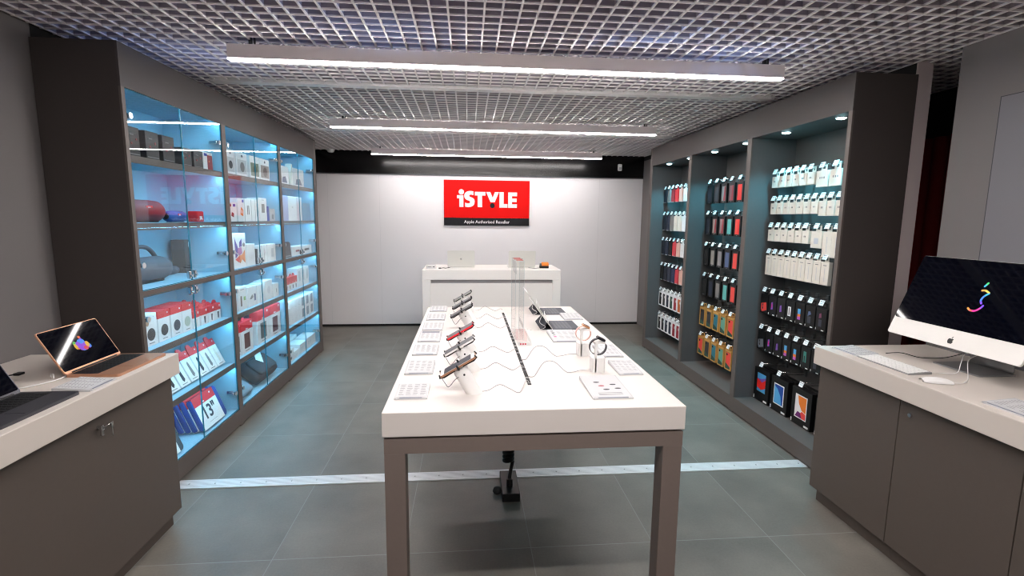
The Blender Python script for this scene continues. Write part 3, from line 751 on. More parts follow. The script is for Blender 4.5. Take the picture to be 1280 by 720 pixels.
m = MB().raw(vs, fs, WP, None, True); m.plate(circ(0, 0, .05, 20, .026), .003, ALU); m.build('shell', t)
MB().tube([(.055, 0, .004), (.09, .0, .004), (.13, .03, .004)], .0013, WP, 6, res=6).tube([(.062, 0, .005), (.05, 0, .005)], .0035, WP, 8).build('cable', t)
tag(MB().tube([(2.1, 2.06, KZ+.006), (2.17, 2.05, KZ+.004), (2.22, 2.03, KZ+.012), (2.25, 2.045, KZ+.05), (2.29, 2.07, KZ+.085), (2.36, 2.09, KZ+.09)], .0016, WP, 6, res=6).tube([(2.14, 1.92, KZ+.004), (2.19, 1.95, KZ+.006), (2.23, 1.99, KZ+.03), (2.27, 2.03, KZ+.07), (2.35, 2.06, KZ+.085)], .0016, WP, 6, res=6).build('cable_pair'), 'two thin white cables looping up to the desktop computer stand', 'cable')
tag(MB().tube([(2.2, 2.4, KZ+.003), (2.26, 2.37, KZ+.012), (2.3, 2.3, KZ+.006), (2.36, 2.24, KZ+.02), (2.42, 2.2, KZ+.05)], .0022, BLACK, 6, res=6).build('security_cable'), 'thin black cable on the counter behind the desktop computer', 'cable')
tag(MB().tube([(-1.76, 2.34, KZ+.003), (-1.7, 2.19, KZ+.004), (-1.78, 2.06, KZ+.003), (-1.95, 2.02, KZ+.003)], .0025, WP, 6, res=6).tube([(-1.72, 2.18, KZ+.008), (-1.735, 2.2, KZ+.02), (-1.76, 2.22, KZ+.012), (-1.745, 2.2, KZ+.004)], .0022, WP, 6, res=6).build('charging_cable'), 'white charging cable running from the gold laptop across the left counter', 'cable')
tag(MB().tube([(-2.1, 2.15, KZ+.003), (-2.0, 2.2, KZ+.003), (-1.93, 2.26, KZ+.004)], .003, BLACK, 6, res=6).box(-1.935, -1.91, 2.25, 2.28, KZ, KZ+.01, BLACK, .002).build('power_cable'), 'short black cable end lying on the left counter by the wall', 'cable')

# ------------------------------------------------------------------ left glass display cabinets
CX = -1.735; UW = 1.07
SHZ = (1.908, 1.554, 1.19, .853, .5)
def glass_cabinet(label):
    t = thing('glass_display_cabinet', label, 'cabinet', (0, 0, 0), 0, 'glass display cabinets along the left wall')
    s = .028
    for y, yi in ((0, 1), (UW, -1)):
        ya, yb_ = (0, s) if yi == 1 else (UW-s, UW)
        m = MB().box(CX-.012, CX, ya, yb_, 0, 2.24, TAUPE).box(CX-.012, CX, ya, yb_, 2.24, 2.456, THEAD)
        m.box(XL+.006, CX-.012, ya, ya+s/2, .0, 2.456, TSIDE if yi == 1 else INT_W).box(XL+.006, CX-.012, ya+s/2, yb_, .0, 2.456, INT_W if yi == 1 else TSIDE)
        m.build('side_panel', t)
    MB().box(XL+.004, XL+.016, s, UW-s, .12, 2.3, INT_W).build('back_panel', t)
    MB().box(XL+.016, CX-.012, s, UW-s, 2.268, 2.456, THEAD).box(CX-.012, CX, s, UW-s, 2.24, 2.456, THEAD).box(XL+.016, CX-.013, s, UW-s, 2.262, 2.268, INT_W).build('header_panel', t)
    MB().box(XL+.016, CX, s, UW-s, .012, .13, TAUPE).box(XL+.016, CX-.012, s, UW-s, .129, .135, INT_W).build('plinth', t)
    for z in SHZ:
        fr = CX if z == 1.19 else CX-.0155
        MB().box(XL+.016, fr-.004, s, UW-s, z-.027, z, INT_W).box(fr-.004, fr, s, UW-s, z-.027, z, TAUPE).build('shelf', t)
    for z in (2.262,)+tuple(q-.027 for q in SHZ):
        b_ = MB().box(CX-.033, CX-.022, s+.01, UW-s-.01, z-.004, z-.0005, LEDE)
        if z < 2.2: b_.box(CX-.0205, CX-.0157, s+.002, UW-s-.002, z-.011, z-.0003, TAUPE)
        lab(b_.build('led_strip', t), 'glowing cyan light strip under the shelf')
    mid = UW/2
    for za, zb in ((1.193, 2.238), (.137, 1.161)):
        for k, (ya, yb_) in enumerate(((s+.003, mid-.0025), (mid+.0025, UW-s-.003))):
            g_ = MB(); xa, xb = CX-.012, CX-.006
            g_.raw([(xb, ya, za), (xb, yb_, za), (xb, yb_, zb), (xb, ya, zb)], [(0, 1, 2, 3)], GLASS)
            g_.raw([(xa, ya, za), (xa, yb_, za), (xa, yb_, zb), (xa, ya, zb)], [(3, 2, 1, 0)], GLASS)
            for y in (ya, yb_): g_.box(xa, xb, y-.0012, y+.0012, za, zb, GEDGE)
            for z in (za, zb): g_.box(xa, xb, ya, yb_, z-.0012, z+.0012, GEDGE)
            d_ = g_.build('glass_door', t)
            yh = ya if k == 0 else yb_; sg = 1 if k == 0 else -1
            for z in (za+.135, zb-.13):
                h = MB().cyl((xb-.001, yh+sg*.03, z), (xb+.005, yh+sg*.03, z), .016, CHROME, n=18).box(xa-.02, xa, yh+sg*.015, yh+sg*.045, z-.014, z+.014, CHROME, .005)
                h.box(xa-.07, xa-.015, yh+sg*.001, yh+sg*.016, z-.012, z+.012, CHROME, .004).cyl((xa-.05, yh+sg*.02, z), (xa-.02, yh+sg*.025, z), .008, CHROME, n=10)
                h.build('hinge', d_)
            zl = za+.035 if za > 1 else zb-.035
            yl = mid-.03 if k == 0 else mid+.03
            MB().box(xa-.006, xb+.007, yl-.012, yl+.012, zl-.024, zl+.024, CHROME, .003).cyl((xb+.007, yl, zl-.004), (xb+.018, yl, zl-.004), .008, CHROME, n=14).build('lock', d_)
    return t
LY = (2.80, 3.87, 4.94)
G1 = glass_cabinet('lit glass display cabinet with speakers and red topped boxes, nearest on left wall')
G1.location.y = LY[0]
dup(G1, (0, LY[1], 0), 'lit glass display cabinet holding the black bag, middle of the left wall')
g3 = dup(G1, (0, LY[2], 0), 'lit glass display cabinet of white boxes, farthest on the left wall')
MB().box(XL+.006, CX, UW+.0005, UW+.07, 0, 2.456, TAUPE).build('filler_panel', g3)

# ---- product boxes: front looks +x (local), base at z = 0, centred on y
def carton(name, label, cat, x, y0, y1, z, h, d, prints=(), body=CARD, group=None, lean=0., facing='left', tabs=0):
    w = abs(y1-y0); b = MB()
    b.box(-d, 0, -w/2, w/2, 0, h, body, min(.0015, w*.05), None, 1)
    for i_, p in enumerate(prints):
        kd, m = p[0], p[-1]; e_ = i_*.00045
        if kd == 'band':                                   # coloured cap that wraps round the top of the box
            b.box(-d-.0006, .0006, -w/2-.0006, w/2+.0006, h*p[1], h+.0006, m)
        elif kd == 'r':
            _, a, c_, e, f_ = p[:5]
            b.box(.0002, .0012+e_, -w/2+a*w, -w/2+c_*w, e*h, f_*h, m)
        elif kd == 'c':
            b.plate(circ((p[1]-.5)*w, p[2]*h, p[3]*w), .0009+e_, m, FX(.0003))
        elif kd == 'p':
            b.plate([((u-.5)*w, v*h) for u, v in p[1]], .0009+e_, m, FX(.0003))
        elif kd == 't':
            b.text(p[1], p[2], m, FX(.0012, (p[3]-.5)*w, p[4]*h), bold=p[5] if len(p) > 6 else 0)
    for k in range(tabs):
        yy = -w/2+(k+.5)*w/tabs
        b.cyl((-d*.5-.004, yy, h+.002), (-d*.5+.004, yy, h+.002), min(.026, w/tabs*.42), RED, n=16)
    o = b.build(name, None, (x, (y0+y1)/2*1.005, z+.0004+d*math.sin(R(lean))), (0, -R(lean), 0 if facing == 'left' else PI))
    return tag(o, label, cat, group)
XF = -1.787
def near_mid_far(i): return ('nearest', 'middle', 'farthest')[i]
lines = lambda u0, u1, v0, v1, n, m=GREYTXT: [('r', u0, u1, v0+(v1-v0)*i/n, v0+(v1-v0)*i/n+.012, m) for i in range(n)]

# nearest cabinet, top shelf
blk = [('r', .08, .92, .08, .1, mat('grey_line', rgb(120, 120, 124), .4)), ('c', .72, .6, .06, DRED), ('r', .2, .5, .72, .76, GREYTXT), ('c', .3, .45, .05, DRED)]
for i, (a, c_, hh) in enumerate(((2.885, 2.985, .157), (3.037, 3.157, .157), (3.195, 3.314, .157), (3.40, 3.503, .115), (3.53, 3.643, .115))):
    carton('speaker_box', ['large black product box, nearest on the top shelf of the near cabinet', 'large black product box, second on the top shelf of the near cabinet', 'large black product box, third on the top shelf of the near cabinet', 'smaller black product box beside three large ones, near cabinet top shelf', 'smaller black product box beside the white and red box'][i], 'box', XF, a, c_, SHZ[0], hh, .13, blk, BLACK if hh > .13 else mat('charcoal_box', rgb(30, 31, 34), .4), 'black boxes on the top shelf')
carton('speaker_box', 'white product box with red round picture on the near cabinet top shelf', 'box', XF, 3.65, 3.775, SHZ[0], .12, .12, [('r', .42, .95, .05, .85, DRED), ('r', .1, .4, .78, .93, mat('blue_badge', rgb(40, 70, 170), .5)), ('c', .6, .5, .05, ORANGE)])
# second shelf: speakers
def speaker(name, label, x, y0, y1, z, r, m, logo=True):
    t = thing(name, label, 'speaker', (x, (y0+y1)/2, z+.0005)); w = y1-y0
    MB().lathe((0, -w/2, r), (0, 1, 0), [(0, r*.55), (.006, r*.8), (.03, r*.95), (w*.3, r), (w*.7, r), (w-.03, r*.95), (w-.006, r*.8), (w, r*.55)], m, 32).build('body', t)
    MB().box(-r*.5, r*.5, -w*.36, w*.36, 0, r*.12, BLACK, .002).build('foot', t)
    for s_ in (-1, 1): MB().lathe((0, s_*(w/2-.002), r), (0, s_, 0), [(0, r*.52), (.006, r*.5), (.008, r*.2)], BLACK, 24).build('end_cap', t)
    if logo:
        h = r*.5
        l = MB().box(0, .003, -h*.9, h*.9, -h*.45, h*.45, BRED, 0, Matrix.Translation((r*.9, -.01, r*1.25))).text('JBL', h*.75, SIGNW, frame((r*.9+.0035, -.01, r*1.25), (0, 1, 0), (0, 0, 1)), bold=.0005)
        lab(l.build('badge', t), 'bright red badge with white letters')
speaker('portable_speaker', 'large dark red cylinder speaker on the second shelf, near cabinet', -1.92, 3.0, 3.335, 1.554, .066, SPKRED)
speaker('portable_speaker', 'blue cylinder speaker beside the large red one, near cabinet', -1.885, 3.36, 3.56, 1.554, .036, SPKBLUE)
t = thing('cube_speaker', 'small bright red cube speaker on the second shelf, near cabinet', 'speaker', (-1.86, 3.66, 1.5545))
MB().box(-.035, .035, -.042, .042, 0, .072, mat('bright_red_mesh', rgb(190, 20, 30), .7, bump=.3, nscale=200), .008).build('body', t)
MB().text('JBL', .03, SIGNW, FX(.0362, 0, .026), bold=.001).build('badge', t)
# third shelf: boombox, gadget, tall box
t = thing('boombox_speaker', 'big grey barrel speaker with carrying handle, near cabinet third shelf', 'speaker', (-1.955, 3.2, 1.1905))
MB().lathe((0, -.21, .078), (0, 1, 0), [(0, .05), (.01, .066), (.06, .076), (.36, .076), (.41, .066), (.42, .05)], SPKGREY, 32).build('body', t)
MB().box(-.05, .05, -.13, .13, 0, .02, BLACK, .006).build('foot', t)
MB().tube([(0, -.17, .12), (0, -.15, .185), (0, -.1, .215), (0, .03, .215), (0, .1, .185), (0, .15, .13)], .013, SPKGREY, 12, res=6).build('handle', t)
for s_ in (-1, 1): MB().lathe((0, s_*.208, .078), (0, s_, 0), [(0, .048), (.008, .046), (.012, .02)], CHROME, 24).build('end_cap', t)
t = thing('clip_speaker', 'small grey flat gadget beside the barrel speaker handle', 'speaker', (-2.04, 3.64, 1.1905))
MB().lathe((0, -.07, .03), (0, 1, 0), [(0, .015), (.01, .026), (.07, .03), (.13, .026), (.14, .015)], SPKGREY, 20).build('body', t)
MB().box(.015, .028, -.03, .03, .03, .038, CHROME, .002).build('clip', t)
carton('tall_box', 'tall dark grey box with white mark at the back of the third shelf', 'box', -2.0, 3.735, 3.84-.035, 1.19, .235, .09, [('r', .75, .88, .78, .93, CARD)], mat('dark_grey_box', rgb(66, 63, 62), .6))
bpy.data.objects['tall_box'].scale = (1, 1, 1)
# fourth shelf: round speaker boxes and small red topped boxes
pr = lambda m, cap=True: ([('band', .76, RED)] if cap else [('c', .25, .72, .12, mat('tan_disc', rgb(176, 140, 112), .6))])+[('c', .5, .36, .3, m), ('r', .3, .7, .08, .1, GREYTXT), ('c', .8, .9, .05, CARD)]
for i, (a, c_, m_, cap, lbl) in enumerate(((2.91, 3.03, mat('dark_disc', rgb(66, 62, 64), .7), False, 'white box with large dark disc and tan disc, near cabinet fourth shelf'), (3.04, 3.155, MATS['dark_disc'], True, 'red topped white box with dark disc, beside the box with tan disc'), (3.17, 3.285, mat('slate_disc', rgb(58, 60, 70), .7), True, 'red topped white box with slate disc beside the pale green disc box'), (3.29, 3.40, mat('pale_green_disc', rgb(186, 196, 180), .7), True, 'red topped white box with pale green disc, near cabinet'))):
    carton('round_speaker_box', lbl, 'box', XF-.02, a, c_, SHZ[3], .185, .13, pr(m_, cap), CARD, 'boxes with disc pictures')
for j, ya in enumerate((3.41, 3.515, 3.61, 3.70)):
    for k in range(4):
        carton('earphone_box', 'small red topped white box, %s column from the left, %s row back, near cabinet' % (ORD[j], ORD[k]), 'box', XF-.02-k*.068, ya, ya+.082, SHZ[3], .115, .05, [('band', .6, RED), ('p', [(.45, .1), (.6, .1), (.66, .5), (.4, .5)], [CREAM, DARKTXT, GREYTXT, DARKTXT][j]), ('r', .7, .85, .8, .92, CARD)], CARD, 'small red topped earphone boxes', tabs=1)
# fifth shelf: leaning cable boxes
for k in range(6):
    a = 3.10+k*.118
    carton('cable_box', 'red topped white box leaning back, %s from the left on the fifth shelf' % ORD[k], 'box', XF-.015, a, a+.104, SHZ[4], .205, .035, [('band', .76, RED), ('p', [(.4, .18), (.5, .12), (.66, .2), (.58, .6), (.5, .66), (.4, .58)], [DARKTXT, NAVY, MGREY, NAVY, GREYTXT, CREAM][k]), ('c', .78, .9, .05, CARD), ('r', .2, .7, .06, .08, GREYTXT)], CARD, 'leaning red topped boxes', lean=25, tabs=1)
# bottom: laptop sleeves
def sleeve(label, x, y0, y1, m, txt=None, grp='laptop sleeves in the near cabinet', h=.235):
    t = thing('laptop_sleeve', label, 'laptop sleeve', (x, (y0+y1)/2, .1375+.035*math.sin(R(21))), 0, grp); t.rotation_euler = (0, -R(21), 0)
    w = y1-y0
    b = MB(); Fs = frame((-.034, 0, h/2), (0, 1, 0), (0, 0, 1)); b.plate(rrect(-w/2, w/2, -h/2, h/2, .025, 5), .034, m, Fs)
    o = b.build('sleeve_body', t); bv = o.modifiers.new('soft', 'BEVEL'); bv.width = .009; bv.segments = 3; bv.limit_method = 'ANGLE'
    c = MB().box(-.0348, .0012, -w/2+.012, w/2-.05, .002, h*.72, CARD).box(-.0348, .0012, -w/2+.012, w/2-.05, h*.72, h+.001, RED)
    if txt: c.text(txt, .125, NAVY, FX(.0016, -.02, h*.42), bold=.003).box(.0012, .0016, -.07, .03, .03, .032, GREYTXT).box(.0012, .0016, .06, .075, h*.88, h*.93, CARD).box(.0012, .0016, -.06, -.03, h*.75, h*.79, CARD)
    lab(c.build('belly_band', t), 'white card band with red top')
sleeve('blue laptop sleeve in white band marked 13 inches, front of the blue pile', -1.772, 3.40, 3.735, SLEEVE, '13"')
for k in range(4):
    sleeve('blue laptop sleeve, %s behind the front one marked 13 inches' % ORD[k], -1.812-k*.04, 3.385-k*.008, 3.725-k*.008, SLEEVE, None)
sleeve('slate grey laptop sleeve with white band at the near end of the bottom shelf', -1.772, 2.84, 3.16, DSLEEVE)

# middle cabinet
for i, (a, c_) in enumerate(((3.97, 4.12), (4.146, 4.338), (4.39, 4.58), (4.592, 4.80))):
    carton('camera_box', ['white box with grey device picture, nearest on the middle cabinet top shelf', 'white box with grey device picture, second on the middle cabinet top shelf', 'white box with green tinted picture on the middle cabinet top shelf', 'white box with brown tinted picture on the middle cabinet top shelf'][i], 'box', XF, a, c_, SHZ[0], .185, .14, [('r', .08, .92, .12, .7, [mat('pale_grey_print', rgb(196, 200, 202), .6), MATS['pale_grey_print'], mat('green_grey_print', rgb(120, 132, 112), .6), mat('brown_grey_print', rgb(160, 146, 140), .6)][i]), ('c', .52, .4, .2, [DARKTXT, MGREY, mat('olive_print', rgb(84, 92, 70), .6), mat('umber_print', rgb(110, 90, 84), .6)][i]), ('c', .52, .86, .05, NAVY)], CARD, 'white device boxes on the top shelf')
bx = [(3.955, 4.098, .145, [('p', [(.35, .3), (.62, .22), (.66, .42), (.42, .5)], DRED), ('c', .3, .85, .08, DRED), ('r', .6, .85, .78, .92, MATS['blue_badge'])], 'white box with dark red gadget picture'),
      (4.12, 4.235, .182, [('p', [(.35, .3), (.75, .22), (.8, .5), (.5, .62)], ORANGE), ('p', [(.48, .36), (.65, .33), (.67, .47), (.54, .52)], CARD), ('r', .7, .92, .82, .94, MATS['blue_badge'])], 'white box with orange gadget picture'),
      (4.25, 4.365, .182, [('r', .35, .42, .3, .7, DARKTXT), ('r', .56, .63, .3, .7, DARKTXT)], 'white box with two dark bars'),
      (4.375, 4.44, .18, [], 'plain white narrow box'), (4.45, 4.515, .185, [('r', .4, .46, .2, .8, GREYTXT)], 'white narrow box with grey line'),
      (4.53, 4.69, .2, [('r', .3, .7, .36, .74, MGREY), ('r', .35, .65, .9, .92, GREYTXT)], 'white box with grey square'), (4.715, 4.745, .13, [], 'thin blue box'), (4.76, 4.88, .11, [('c', .5, .35, .2, MGREY)], 'pale grey small box')]
for a, c_, hh, p_, lb in bx:
    carton('gadget_box', lb+' on the second shelf, middle cabinet', 'box', XF, a, c_, SHZ[1], hh, .1, p_, MATS['blue_badge'] if 'blue box' in lb else (PAPER if 'pale grey' in lb else CARD), 'gadget boxes on the second shelf')
bf = [('p', [(.25, .9), (.45, .6), (.42, .42), (.28, .5)], mat('violet_print', rgb(96, 80, 170), .6)), ('p', [(.72, .84), (.72, .62), (.55, .6), (.56, .74)], MATS['violet_print']), ('p', [(.45, .58), (.68, .6), (.72, .42), (.52, .36), (.42, .46)], mat('pink_violet_print', rgb(196, 120, 180), .6)), ('p', [(.28, .46), (.44, .38), (.28, .3)], MATS['violet_print']), ('p', [(.26, .26), (.52, .36), (.5, .16)], CRED), ('p', [(.52, .36), (.72, .38), (.9, .5), (.88, .14), (.7, .26), (.55, .14)], mat('soft_orange_print', rgb(244, 156, 96), .6)), ('c', .85, .66, .06, MGREY)]
carton('craft_kit_box', 'tall white box with purple and orange triangle pattern, middle cabinet third shelf', 'box', XF, 3.957, 4.22, SHZ[2], .272, .05, bf)
for a, c_, hh, p_, lb in ((4.228, 4.39, .178, lines(.3, .7, .3, .6, 4, mat('pale_line', rgb(200, 202, 206), .7)), 'plain white box right of the triangle pattern box'), (4.42, 4.445, .13, [], 'narrow dark slab box'), (4.46, 4.52, .15, [('r', .2, .8, .1, .5, MGREY), ('r', .3, .7, .65, .8, MAGENTA)], 'small white box with grey picture'), (4.535, 4.645, .155, [('r', .4, .44, .1, .85, GREYTXT), ('c', .5, .6, .12, PALEPINK)], 'white box with thin grey stripe'), (4.655, 4.845, .155, [('r', .45, .75, .25, .75, mat('pale_grey_panel', rgb(200, 204, 208), .6))], 'white box with pale grey panel')):
    carton('gadget_box', lb+', third shelf of the middle cabinet', 'box', XF, a, c_, SHZ[2], hh, .07, p_, DARKTXT if 'dark slab' in lb else CARD, 'gadget boxes on the third shelf')
for a, c_, hh, p_, lb, bd in ((3.93, 4.0, .13, [], 'pale pink narrow box', PALEPINK), (4.03, 4.18, .185, [('r', .25, .4, .18, .62, mat('brown_print', rgb(110, 90, 76), .6)), ('r', .62, .85, .4, .56, mat('lime_print', rgb(150, 190, 110), .6)), ('r', .3, .7, .88, .9, GREYTXT)], 'white box with brown bar picture', CARD), (4.20, 4.37, .165, [('p', [(.2, .4), (.5, .6), (.6, .45), (.35, .36)], MGREY), ('r', .7, .88, .25, .6, BLUEG)], 'white box with grey cable picture', CARD), (4.38, 4.44, .16, [], 'plain white slim box', CARD), (4.46, 4.53, .165, [('r', .4, .46, .1, .5, GREYTXT)], 'white slim box with short line', CARD), (4.55, 4.72, .175, [('c', .5, .5, .2, mat('faint_ring', rgb(214, 216, 220), .6))], 'white box with faint ring', CARD), (4.735, 4.87, .125, [('r', .55, .62, .3, .6, GREYTXT)], 'low white box at the right end', CARD)):
    carton('accessory_box', lb+' on the fourth shelf, middle cabinet', 'box', XF, a, c_, SHZ[3], hh, .1, p_, bd, 'accessory boxes on the fourth shelf')
cp = lambda m, e=.72: [('band', e, RED), ('r', .25, .72, .14, .62, m), ('c', .85, .93, .04, CARD), ('r', .4, .55, .74, .77, CARD), ('r', .3, .65, .06, .075, GREYTXT)]
maroon = mat('maroon_case_picture', rgb(96, 52, 48), .5)
for a, c_, hh, m_, lb in ((3.94, 4.03, .26, MGREY, 'red topped white box at the near end'), (4.037, 4.25, .255, maroon, 'red topped white box with brown case picture'), (4.345, 4.605, .285, mat('grey_case_picture', rgb(104, 106, 108), .5), 'tall red topped box with grey case picture'), (4.615, 4.875, .285, mat('plum_case_picture', rgb(110, 70, 76), .5), 'tall red topped box with plum case picture')):
    carton('case_box', lb+', fifth shelf of the middle cabinet', 'box', XF, a, c_, SHZ[4], hh, .06, cp(m_), CARD, 'red topped case boxes', tabs=1 if c_-a > .1 else 0)
carton('accessory_box', 'pale box with blue pictures standing behind the red topped case boxes', 'box', XF-.06, 4.262, 4.335, SHZ[4], .19, .06, [('r', .1, .9, .62, .85, BLUEG), ('r', .1, .9, .3, .45, mat('deep_blue_print', rgb(30, 80, 140), .6))], CARD)
# bags
t = thing('laptop_bag', 'black laptop bag with white paper tag on the middle cabinet floor', 'bag', (-1.885, 4.55, .152))
def soft_slab(mb, w, d, h, m, M, r=.05):
    n_ = rrect(-w/2, w/2, -d/2, d/2, r, 5); k_ = len(n_); vs = []; prof = ((.9, 0), (.985, .12), (1, .4), (1, .62), (.975, .85), (.88, 1))
    for s_, tt in prof:
        for x_, y_ in n_: vs.append((x_*s_, y_*s_, h*tt))
    fs = [(a_*k_+i, a_*k_+(i+1) % k_, (a_+1)*k_+(i+1) % k_, (a_+1)*k_+i) for a_ in range(len(prof)-1) for i in range(k_)]
    fs += [tuple(range(k_))[::-1], tuple(range((len(prof)-1)*k_, len(prof)*k_))]
    mb.raw(vs, fs, m, M, True)
# the bag lies tilted: foot towards the glass, top towards the back wall
MbT = Matrix.Translation((.07, 0, .0)) @ Matrix.Rotation(R(38), 4, 'Y')
B0 = frame((-.012, 0, .125), (0, 1, 0), (-.64, 0, .52))
m = MB(); soft_slab(m, .44, .29, .095, BAGB, B0 @ Matrix.Translation((0, .0, -.06))); m.build('body', t)
m = MB(); soft_slab(m, .36, .17, .022, BAGB, B0 @ Matrix.Translation((0, -.035, .034)), .03); m.build('front_pocket', t)
MB().box(-.17, .17, .05, .055, .056, .059, CHROME, 0, B0 @ Matrix.Translation((0, 0, 0))).build('zip', t)
MB().tube([(-.09, .13, .0), (-.08, .175, .02), (-.04, .2, .025), (.04, .2, .025), (.08, .175, .02), (.09, .13, 0)], .008, BAGB, 8, B0, 5).build('handle', t)
lab(MB().box(-.03, .045, -.06, .13, .058, .0595, CARD, 0, B0 @ Matrix.Rotation(R(-52), 4, 'Z') @ Matrix.Translation((-.01, .04, .0))).build('tag', t), 'white paper tag')
t = thing('laptop_bag', 'grey melange sleeve bag at the near end of the middle cabinet floor', 'bag', (-1.875, 4.08, .152))
B1 = frame((-.02, 0, .085), (0, 1, 0), (-.7, 0, .45))
m = MB(); soft_slab(m, .32, .26, .05, BAGG, B1 @ Matrix.Translation((0, .0, -.03))); m.build('body', t)
MB().box(-.15, .15, .02, .024, .0195, .0225, BLACK, 0, B1).build('zip', t)

# farthest cabinet
lampp = lambda: [('p', [(.2, .1), (.8, .1), (.62, .45), (.3, .4)], mat('slate_picture', rgb(78, 90, 120), .6))]
carton('device_box', 'white box with slate lamp picture, near end of far cabinet top shelf', 'box', XF, 5.06, 5.29, SHZ[0], .175, .12, lampp(), CARD, 'boxes on the far cabinet top shelf')
carton('device_box', 'slim white box leaning diagonally on the far cabinet top shelf', 'box', XF+.004, 5.32, 5.35, SHZ[0], .215, .06, [], CREAM, 'boxes on the far cabinet top shelf').rotation_euler = (R(-14), 0, 0)
bpy.data.objects['device_box.001'].location.z += .006
carton('device_box', 'white box with slate picture right of the diagonal slim box', 'box', XF, 5.42, 5.76, SHZ[0], .185, .12, lampp(), CARD, 'boxes on the far cabinet top shelf')
for a, c_, hh, bd, lb in ((5.06, 5.235, .245, LAV, 'lavender'), (5.24, 5.49, .245, CARD, 'white with small dot'), (5.495, 5.59, .245, PALEPINK, 'pale pink'), (5.595, 5.65, .245, CARD, 'slim white'), (5.68, 5.93, .19, PALEBLUE, 'pale blue')):
    carton('tablet_box', lb+' tall box on the second shelf of the far cabinet', 'box', XF, a, c_, SHZ[1], hh, .08, [('c', .5, .55, .03, GREYTXT)] if 'dot' in lb else [('r', .2, .6, .85, .87, CARD)] if 'blue' in lb else [], bd, 'tall boxes on the second shelf')
t = thing('mesh_speaker', 'dark grey wedge speaker on the far cabinet third shelf', 'speaker', (-1.86, 5.17, 1.1905))
MB().plate([(-.1, 0), (.1, 0), (.075, .14), (.04, .155), (-.06, .155), (-.09, .13)], .09, SPKBLACK, FX(-.01)).build('body', t)
MB().box(.075, .082, -.07, .07, .01, .02, CHROME).build('trim_strip', t)
carton('flat_box', 'low white box with red label beside the dark wedge speaker', 'box', XF, 5.29, 5.555, SHZ[2], .095, .13, [('r', .4, .8, .42, .62, DRED)], CARD)
carton('flat_box', 'low white box with dark label, far end of the far cabinet third shelf', 'box', XF, 5.57, 5.93, SHZ[2], .09, .13, [('r', .3, .75, .4, .65, DARKTXT)], CARD)
for k in range(4):
    a = 5.05+k*.087
    carton('earphone_box', 'small white box with red upper half, %s from left in far cabinet' % ORD[k], 'box', XF, a, a+.08, SHZ[3], .135, .05, [('band', .5, RED), ('p', [(.4, .12), (.62, .12), (.66, .38), (.36, .38)], [MGREY, mat('olive_yellow', rgb(170, 170, 90), .6), DARKTXT, DARKTXT][k]), ('r', .3, .5, .55, .6, CARD)], CARD, 'half red boxes in the far cabinet', tabs=1)
for k in range(3):
    a = 5.41+k*.128
    carton('tall_accessory_box', 'tall white box with pale grey panel, %s of three in far cabinet' % ORD[k], 'box', XF, a, a+.118, SHZ[3], .2, .1, [('r', .3, .75, .3, .85, MATS['pale_grey_panel'])], CARD, 'tall white boxes in the far cabinet')
for rw in range(2):
    for k in range(7):
        a = 5.05+k*.121 if k < 4 else 5.05+4*.105+(k-4)*.15
        wd = .1 if k < 4 else .143
        if k < 4: a = 5.05+k*.105
        carton('phone_box', 'white phone box, %s from the left in the %s row of the far cabinet' % (ORD[k], ('lower', 'upper')[rw]), 'box', XF, a, a+wd, SHZ[4]+rw*.1215, .1205, .15, [('p', [(u_, v_) for u_, v_ in rrect(.24, .76, .12, .88, .1, 3)], mat('grey_phone_print', rgb(126, 134, 144), .6))] if k > 3 else lines(.3, .7, .4, .6, 1), CARD, 'stacked white phone boxes')
for i, (a, c_, hh, dx) in enumerate(((5.04, 5.19, .13, 0), (5.2, 5.36, .075, 0), (5.38, 5.6, .105, .0), (5.61, 5.93, .115, 0), (5.12, 5.3, .16, -.17), (5.45, 5.8, .13, -.17))):
    carton('flat_box', ['white box with dark label at the near end, far cabinet floor', 'lowest white box on the far cabinet floor', 'white box in the middle of the far cabinet floor', 'long white box at the far end of the far cabinet floor', 'white box behind the near ones on the far cabinet floor', 'white box behind the long one on the far cabinet floor'][i], 'box', XF+dx, a, c_, .135, hh, .14, [('r', .2, .6, .15, .35, MGREY)] if i == 0 else lines(.1, .5, .4, .7, 2), CARD, 'white boxes on the far cabinet floor')

# ------------------------------------------------------------------ right accessory racks
RX = 2.219; RY = (4.975, 3.905, 2.835)   # far, middle, near
def rack(label):
    t = thing('accessory_rack', label, 'rack', (0, 0, 0), 0, 'open accessory racks along the right wall')
    s = .03
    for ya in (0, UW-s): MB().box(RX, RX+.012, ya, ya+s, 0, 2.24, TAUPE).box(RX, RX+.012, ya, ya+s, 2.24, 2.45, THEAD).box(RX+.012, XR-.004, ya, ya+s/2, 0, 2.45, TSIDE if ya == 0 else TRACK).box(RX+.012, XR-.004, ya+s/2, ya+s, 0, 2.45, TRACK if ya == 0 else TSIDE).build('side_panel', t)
    MB().box(XR-.02, XR-.004, s, UW-s, .1, 2.3, TAUPE_D).build('back_panel', t)
    MB().box(RX, XR-.02, s, UW-s, 2.24, 2.45, THEAD).build('header_panel', t)
    MB().box(RX, XR-.02, s, UW-s, .012, .131, TAUPE).build('plinth', t)
    for y in (.2, .745):
        d_ = MB().lathe((2.305, y, 2.24), (0, 0, -1), [(0, .036), (.003, .036), (.004, .03)], CHROME, 20).build('downlight', t)
        lab(MB().lathe((2.305, y, 2.2358), (0, 0, -1), [(0, .028), (.004, .026), (.007, .018)], SPOTE, 20).build('lens', d_), 'glowing pale cyan lens')
    return t
K1 = rack('open taupe rack of black packaged accessories and white cables, nearest on right wall')
K1.location.y = RY[2]
dup(K1, (0, RY[1], 0), 'open taupe rack with brown kraft packs at the bottom, middle of right wall')
k3 = dup(K1, (0, RY[0], 0), 'open taupe rack with white framed packs at the bottom, farthest on right wall')
